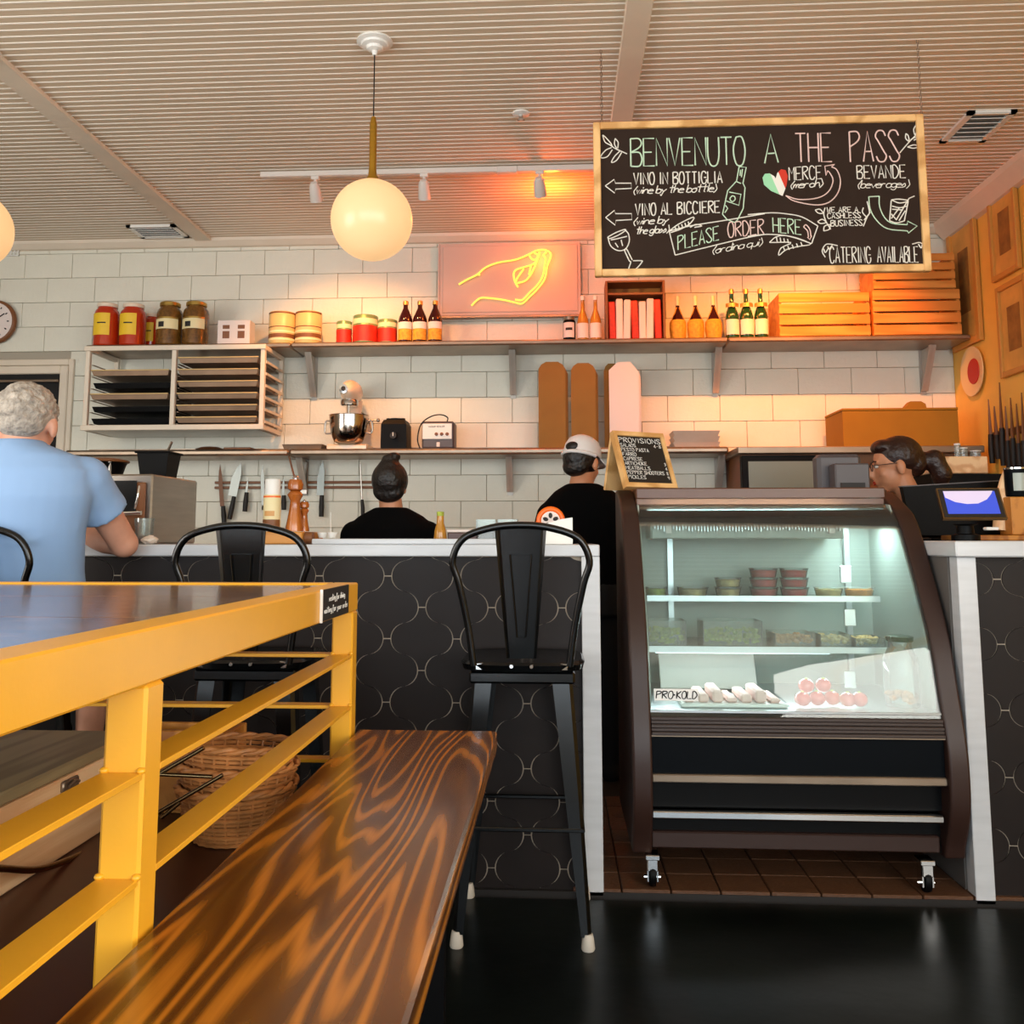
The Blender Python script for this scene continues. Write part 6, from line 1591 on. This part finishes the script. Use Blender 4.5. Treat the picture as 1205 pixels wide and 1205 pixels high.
# --- man in the blue shirt
HY = 2.790
hc = P(33, 499, HY)
man = E('person', 'grey haired man in light blue t-shirt seated at the counter, seen from behind', 'person', (hc.x, HY + .05, 0))
mb = MB(); T, R = headmesh(mb, hc, .12, -.10, 1.02)
bx = P(20, 600, 2.720).x                     # torso axis
shz = P(60, 540, HY).z
elb = Vector((P(146, 642, 2.98).x, 2.98, P(146, 640, 2.98).z)); rsh = Vector((P(100, 566, 2.810).x, 2.810, P(100, 566, 2.810).z))
lsh = Vector((bx - (rsh.x - bx) * .95, 2.810, rsh.z)); lel = Vector((bx - .36, 3., zt + .055))
limb(mb, [(hc.x - .005, HY - .01, hc.z - .03), (hc.x - .015, HY - .03, shz + .02), (bx, HY - .02, shz - .06)], [.060, .062, .075])
wr_ = Vector((elb.x - .24, 3.14, zt + .04)); wl_ = Vector((lel.x + .2, 3.18, zt + .035))
limb(mb, [rsh, rsh + (elb - rsh) * .5, elb, elb + (wr_ - elb) * .35, elb + (wr_ - elb) * .7, wr_], [.052, .050, .046, .047, .038, .029])
limb(mb, [lsh, lsh + (lel - lsh) * .5, lel, lel + (wl_ - lel) * .35, lel + (wl_ - lel) * .7, wl_], [.052, .048, .043, .045, .037, .029])
hand(mb, wr_, (-.9, .3, -.02), (0, 0, 1), 1.0, .35, -1); hand(mb, wl_, (.85, .4, -.02), (0, 0, 1), 1.0, .35, 1)
# legs under shorts
hip = Vector((bx, 2.850, .84))
for k in (-1, 1):
    kn = Vector((bx + k * .15, 2.98, .80)); an = Vector((bx + k * .13, 2.97, .37)); 
    limb(mb, [hip + Vector((k * .09, 0, 0)), (hip + kn) / 2 + Vector((k * .05, 0, 0)), kn, kn + (an - kn) * .3 + Vector((0, -.02, 0)), an, an + Vector((0, .0, -.03))], [.085, .075, .055, .052, .036, .034])
    limb(mb, [an + Vector((0, -.03, -.035)), an + Vector((0, .05, -.045))], [.035, .03])
fuse('body', mb, 'skin', man, .007, 5)
face_parts(T, R, man, 1.02)
mb = MB()
ty = 2.770
mb.loft([(bx, 2.870, .80, .165, .12), (bx, 2.840, .88, .168, .125), (bx, 2.790, 1.0, .172, .125), (bx, 2.750, 1.12, .190, .13), (bx, 2.740, 1.225, .212, .13), (bx, 2.750, 1.305, .200, .115), (bx + .002, 2.760, 1.352, .150, .095), (hc.x - .015, 2.765, 1.388, .090, .075), (hc.x - .012, 2.770, 1.402, .068, .066)], 28)
se = rsh + (elb - rsh) * .50; sl = lsh + (lel - lsh) * .55
limb(mb, [(bx + .10, 2.760, rsh.z + .0), rsh, rsh + (elb - rsh) * .3], [.085, .078, .072]); mb.tube([rsh, rsh + (elb - rsh) * .3, se], [.075, .072, .076], 18)
limb(mb, [(bx - .10, 2.760, lsh.z), lsh, lsh + (lel - lsh) * .3], [.085, .078, .072]); mb.tube([lsh, lsh + (lel - lsh) * .3, sl], [.075, .072, .076], 18)
for i, (x_, z_) in enumerate(((.08, 1.27), (.1, 1.12))): mb.tube(cr([(bx + x_ + .09, 2.730, z_ + .02), (bx + x_, 2.642 + .01 * i, z_ - .02), (bx + x_ - .1, 2.638, z_ - .03)], 4), .010, 8)
fuse('tshirt', mb, 'shirt', man, .008, 8)
mb = MB(); mb.loft([(bx, 2.890, .745, .18, .15), (bx, 2.880, .80, .185, .15), (bx, 2.860, .86, .172, .13)], 24)
for k in (-1, 1): kn = Vector((bx + k * .15, 2.96, .80)); limb(mb, [hip + Vector((k * .09, 0, -.01)), (hip + kn) / 2 + Vector((k * .05, 0, 0)), kn + Vector((0, -.04, 0))], [.098, .092, .075])
fuse('shorts', mb, 'denim', man, .009, 4)
mb = MB()
for k in (-1, 1): an = Vector((bx + k * .13, 2.97, .325)); limb(mb, [an + Vector((0, -.045, 0)), an + Vector((0, .0, 0)), an + Vector((0, .07, -.008))], [.042, .044, .036])
fuse('shoes', mb, 'bplast', man, .007, 3)
mb = MB()
mb.ell(T(0, -.018, .036), .085, .102, .090, 24, 16, R); mb.ell(T(0, -.048, .002), .074, .062, .060, 20, 12, R)
random.seed(3)
for i in range(230):
    a = random.uniform(0, 2 * pi); u = random.uniform(-.45, 1); rr = math.sqrt(max(0, 1 - u * u)); v = Vector((rr * cos(a) * .080, -.018 + rr * sin(a) * .096, .036 + u * .085))
    if v.y > .05 and v.z < .07: continue
    mb.ell(T(*v), .011, .011, .006, 7, 5)
hr = fuse('hair', mb, 'ghair', man, .0045, 3)

# --- person with a top bun
WYp = 4.05
hc = P(459, 575, WYp)
wo = E('person', 'person with dark hair in a top bun and black top, back to the camera', 'person', (hc.x, WYp, 0)); hc.z += .008
mb = MB(); T, R = headmesh(mb, hc, .05, -.15, .79); bx = P(460, 620, WYp).x; sz_ = P(458, 604, WYp).z
limb(mb, [(hc.x, WYp, hc.z - .04), (bx, WYp, sz_ + .02), (bx, WYp, sz_ - .08)], [.05, .052, .07])
for k in (-1, 1):
    s0 = Vector((bx + k * .165, WYp, sz_ - .09)); e0 = Vector((bx + k * .21, WYp + .12, sz_ - .28)); w0 = Vector((bx + k * .1, WYp + .32, sz_ - .26))
    limb(mb, [s0, (s0 + e0) / 2, e0, (e0 + w0) / 2, w0], [.045, .04, .036, .034, .025]); hand(mb, w0, (-k * .4, .9, -.1), (0, 0, 1), .92, .5, -k)
fuse('body', mb, 'skin2', wo, .008, 4); face_parts(T, R, wo, .84)
mb = MB(); mb.loft([(bx, WYp, .0 + .88, .16, .11), (bx, WYp - .01, .95, .155, .11), (bx, WYp - .02, sz_ - .12, .185, .115), (bx, WYp - .01, sz_ - .06, .19, .10), (bx, WYp, sz_ - .015, .145, .08), (bx, WYp, sz_ + .025, .07, .06)], 26)
for k in (-1, 1):
    s0 = Vector((bx + k * .158, WYp, sz_ - .095)); e0 = Vector((bx + k * .21, WYp + .12, sz_ - .28)); limb(mb, [s0, s0 + (e0 - s0) * .6], [.064, .058])
fuse('black_top', mb, 'tee', wo, .009, 6)
mb = MB(); mb.loft([(bx, WYp, .9, .165, .12), (bx, WYp, .75, .17, .125)], 22)
for k in (-1, 1): limb(mb, [(bx + k * .08, WYp, .78), (bx + k * .09, WYp, .45), (bx + k * .09, WYp, .08)], [.085, .065, .048]); limb(mb, [(bx + k * .09, WYp - .02, .045), (bx + k * .09, WYp + .14, .035)], [.045, .035])
fuse('trousers', mb, 'denim', wo, .01, 4)
mb = MB(); mb.ell(T(0, -.02, .032), .080, .098, .088, 22, 14, R); mb.ell(T(0, -.05, -.03), .070, .045, .055, 18, 12, R); mb.ell(T(.0, -.05, .085), .056, .06, .05, 16, 12, R); mb.ell(T(.0, -.06, .135), .036, .036, .030, 14, 10, R); mb.ell(T(.022, -.06, .156), .032, .028, .020, 12, 8, R)
fuse('hair', mb, 'bhair', wo, .006, 2)

# --- person with white backwards cap
CYp = 4.45
hc = P(686, 545, CYp)
cp = E('person', 'person in white cap and black t-shirt working behind the counter', 'person', (hc.x, CYp, 0))
mb = MB(); T, R = headmesh(mb, hc, -.6, -.25, .98); bx = P(690, 620, CYp).x; sz_ = P(690, 575, CYp).z
limb(mb, [(hc.x, CYp, hc.z - .04), (hc.x - .01, CYp - .03, sz_ + .02), (bx, CYp - .02, sz_ - .08)], [.055, .058, .08])
arms = []
for k in (-1, 1):
    s0 = Vector((bx + k * .165, CYp - .02, sz_ - .13)); e0 = Vector((bx + k * .235, CYp + .06, sz_ - .36)); w0 = Vector((bx + k * .13, CYp + .28, sz_ - .42)); arms.append((s0, e0))
    if k == 1: e0 = Vector((bx + .24, CYp - .02, sz_ - .30)); w0 = Vector((bx + .215, CYp + .22, sz_ - .36))
    limb(mb, [s0, (s0 + e0) / 2, e0, (e0 + w0) / 2, w0], [.05, .045, .04, .038, .028]); hand(mb, w0, (-k * .3, .9, -.2), (0, 0, 1), 1, .5, -k)
fuse('body', mb, 'skin2', cp, .008, 4); face_parts(T, R, cp, .98)
mb = MB(); mb.loft([(bx + .01, CYp, .86, .18, .125), (bx + .01, CYp - .01, .98, .185, .125), (bx, CYp - .03, sz_ - .28, .195, .13), (bx, CYp - .04, sz_ - .15, .215, .13), (bx - .005, CYp - .04, sz_ - .07, .195, .12), (bx - .01, CYp - .035, sz_ - .015, .14, .10), (hc.x - .005, CYp - .03, sz_ + .022, .072, .068)], 28)
for s0, e0 in arms: limb(mb, [s0, s0 + (e0 - s0) * .35, s0 + (e0 - s0) * .7], [.072, .068, .066])
fuse('tshirt', mb, 'tee', cp, .009, 6)
mb = MB(); mb.loft([(bx + .01, CYp, .90, .185, .13), (bx + .01, CYp, .75, .19, .135)], 22)
for k in (-1, 1): limb(mb, [(bx + k * .09, CYp, .80), (bx + k * .10, CYp, .45), (bx + k * .10, CYp, .08)], [.095, .07, .05]); limb(mb, [(bx + k * .1, CYp - .02, .045), (bx + k * .1, CYp + .15, .035)], [.048, .038])
fuse('trousers', mb, 'denim', cp, .01, 4)
mb = MB(); mb.ell(T(0, -.022, .01), .082, .100, .082, 22, 14, R); mb.ell(T(0, -.06, -.035), .068, .045, .05, 18, 12, R)
fuse('hair', mb, 'bhair', cp, .006, 3)
# cap: crown + brim at the back
mb = MB(); n = 28; vs = []; fs = []
for i, (r_, z_) in enumerate(((.089, .028), (.090, .045), (.086, .075), (.072, .105), (.045, .125), (.012, .132))):
    for k in range(n): a = 2 * pi * k / n; vs.append(T(r_ * cos(a) * .97, -.015 + r_ * sin(a) * 1.16, z_))
for i in range(5):
    for k in range(n): j = (k + 1) % n; fs.append((i * n + k, i * n + j, (i + 1) * n + j, (i + 1) * n + k))
fs.append([5 * n + k for k in range(n)])
ca_ = OBJ('cap', MB().add(vs, fs), 'capw', cp, 60); ca_.modifiers.new('s', 'SOLIDIFY').thickness = .003
m = MB(); m.ell(T(0, -.114, .050), .034, .010, .022, 14, 8, R); OBJ('cap_opening', m, 'bhair', ca_, 60)
OBJ('cap_strap', MB().tube([T(.089 * cos(a), -.015 + .106 * sin(a), .022) for a in [pi * (1.05 + .9 * i / 16) for i in range(17)]], .009, 8), 'capw', ca_, 60)
mb = MB(); vs = []
for i in range(9):
    a = pi * (.1 + .8 * i / 8); vs += [T(.082 * cos(a), .085 * sin(a) + .0, .030), T(.075 * cos(a), .085 * sin(a) + .065, .018)]
mb.add(vs, [(2 * i, 2 * i + 2, 2 * i + 3, 2 * i + 1) for i in range(8)]); OBJ('cap_brim', mb, 'capw', ca_, 60).modifiers.new('s', 'SOLIDIFY').thickness = .003

# --- woman at the till, profile to the left
PYp = 4.15
hc = P(1052, 548, PYp)
wm = E('person', 'woman with dark ponytail and glasses seen in profile by the till', 'person', (hc.x + .05, PYp, 0))
mb = MB(); T, R = headmesh(mb, hc, pi / 2 - .15, -.12, 1.0); bx = hc.x + .09; sz_ = hc.z - .22
limb(mb, [hc + Vector((.02, 0, -.05)), (bx - .02, PYp, sz_ + .06), (bx, PYp, sz_ - .06)], [.052, .052, .07])
for k in (-1, 1):
    s0 = Vector((bx, PYp + k * .16, sz_ - .05)); e0 = Vector((bx - .03, PYp + k * .19, sz_ - .33)); w0 = Vector((bx - .26, PYp + k * .12, sz_ - .30))
    limb(mb, [s0, (s0 + e0) / 2, e0, (e0 + w0) / 2, w0], [.046, .04, .036, .033, .025]); hand(mb, w0, (-.95, -k * .1, .0), (0, 0, 1), .92, .4, k)
fuse('body', mb, 'skin2', wm, .006, 3); face_parts(T, R, wm, 1.0, 'brhair')
mb = MB(); mb.loft([(bx, PYp, .88, .115, .165), (bx, PYp, 1.0, .115, .165), (bx, PYp, sz_ - .15, .12, .185), (bx, PYp, sz_ - .05, .11, .18), (bx, PYp, sz_ - .005, .09, .12), (bx - .01, PYp, sz_ + .025, .07, .07)], 26)
for k in (-1, 1): s0 = Vector((bx, PYp + k * .16, sz_ - .05)); e0 = Vector((bx - .03, PYp + k * .19, sz_ - .33)); limb(mb, [s0, s0 + (e0 - s0) * .6], [.062, .058])
fuse('black_top', mb, 'tee', wm, .009, 6)
mb = MB(); mb.loft([(bx, PYp, .92, .12, .17), (bx, PYp, .75, .13, .175)], 22)
for k in (-1, 1): limb(mb, [(bx, PYp + k * .08, .78), (bx, PYp + k * .09, .45), (bx, PYp + k * .09, .08)], [.085, .065, .048]); limb(mb, [(bx + .02, PYp + k * .09, .045), (bx - .14, PYp + k * .09, .035)], [.045, .035])
fuse('trousers', mb, 'denim', wm, .01, 4)
mb = MB(); mb.ell(T(0, -.028, .040), .086, .098, .088, 24, 16, R); mb.ell(T(0, .035, .085), .07, .05, .035, 16, 10, R); mb.ell(T(0, -.085, .0), .06, .05, .06, 16, 10, R)
tailp = [T(0, -.115, .01), T(0, -.165, .0), T(0, -.185, -.06), T(.01, -.175, -.13)]; limb(mb, tailp, [.035, .048, .044, .02], 12)
fuse('hair', mb, 'brhair', wm, .006, 2)
m = MB()
for k in (-1, 1):
    m.tube([T(.032 * k + .022 * cos(a), .098, .004 + .018 * sin(a)) for a in [2 * pi * i / 16 for i in range(16)]], .0018, 5, closed=True); m.tube([T(.054 * k, .096, .008), T(.080 * k, .0, .006)], .0018, 5)
OBJ('glasses', m, 'lblack', wm, 60)
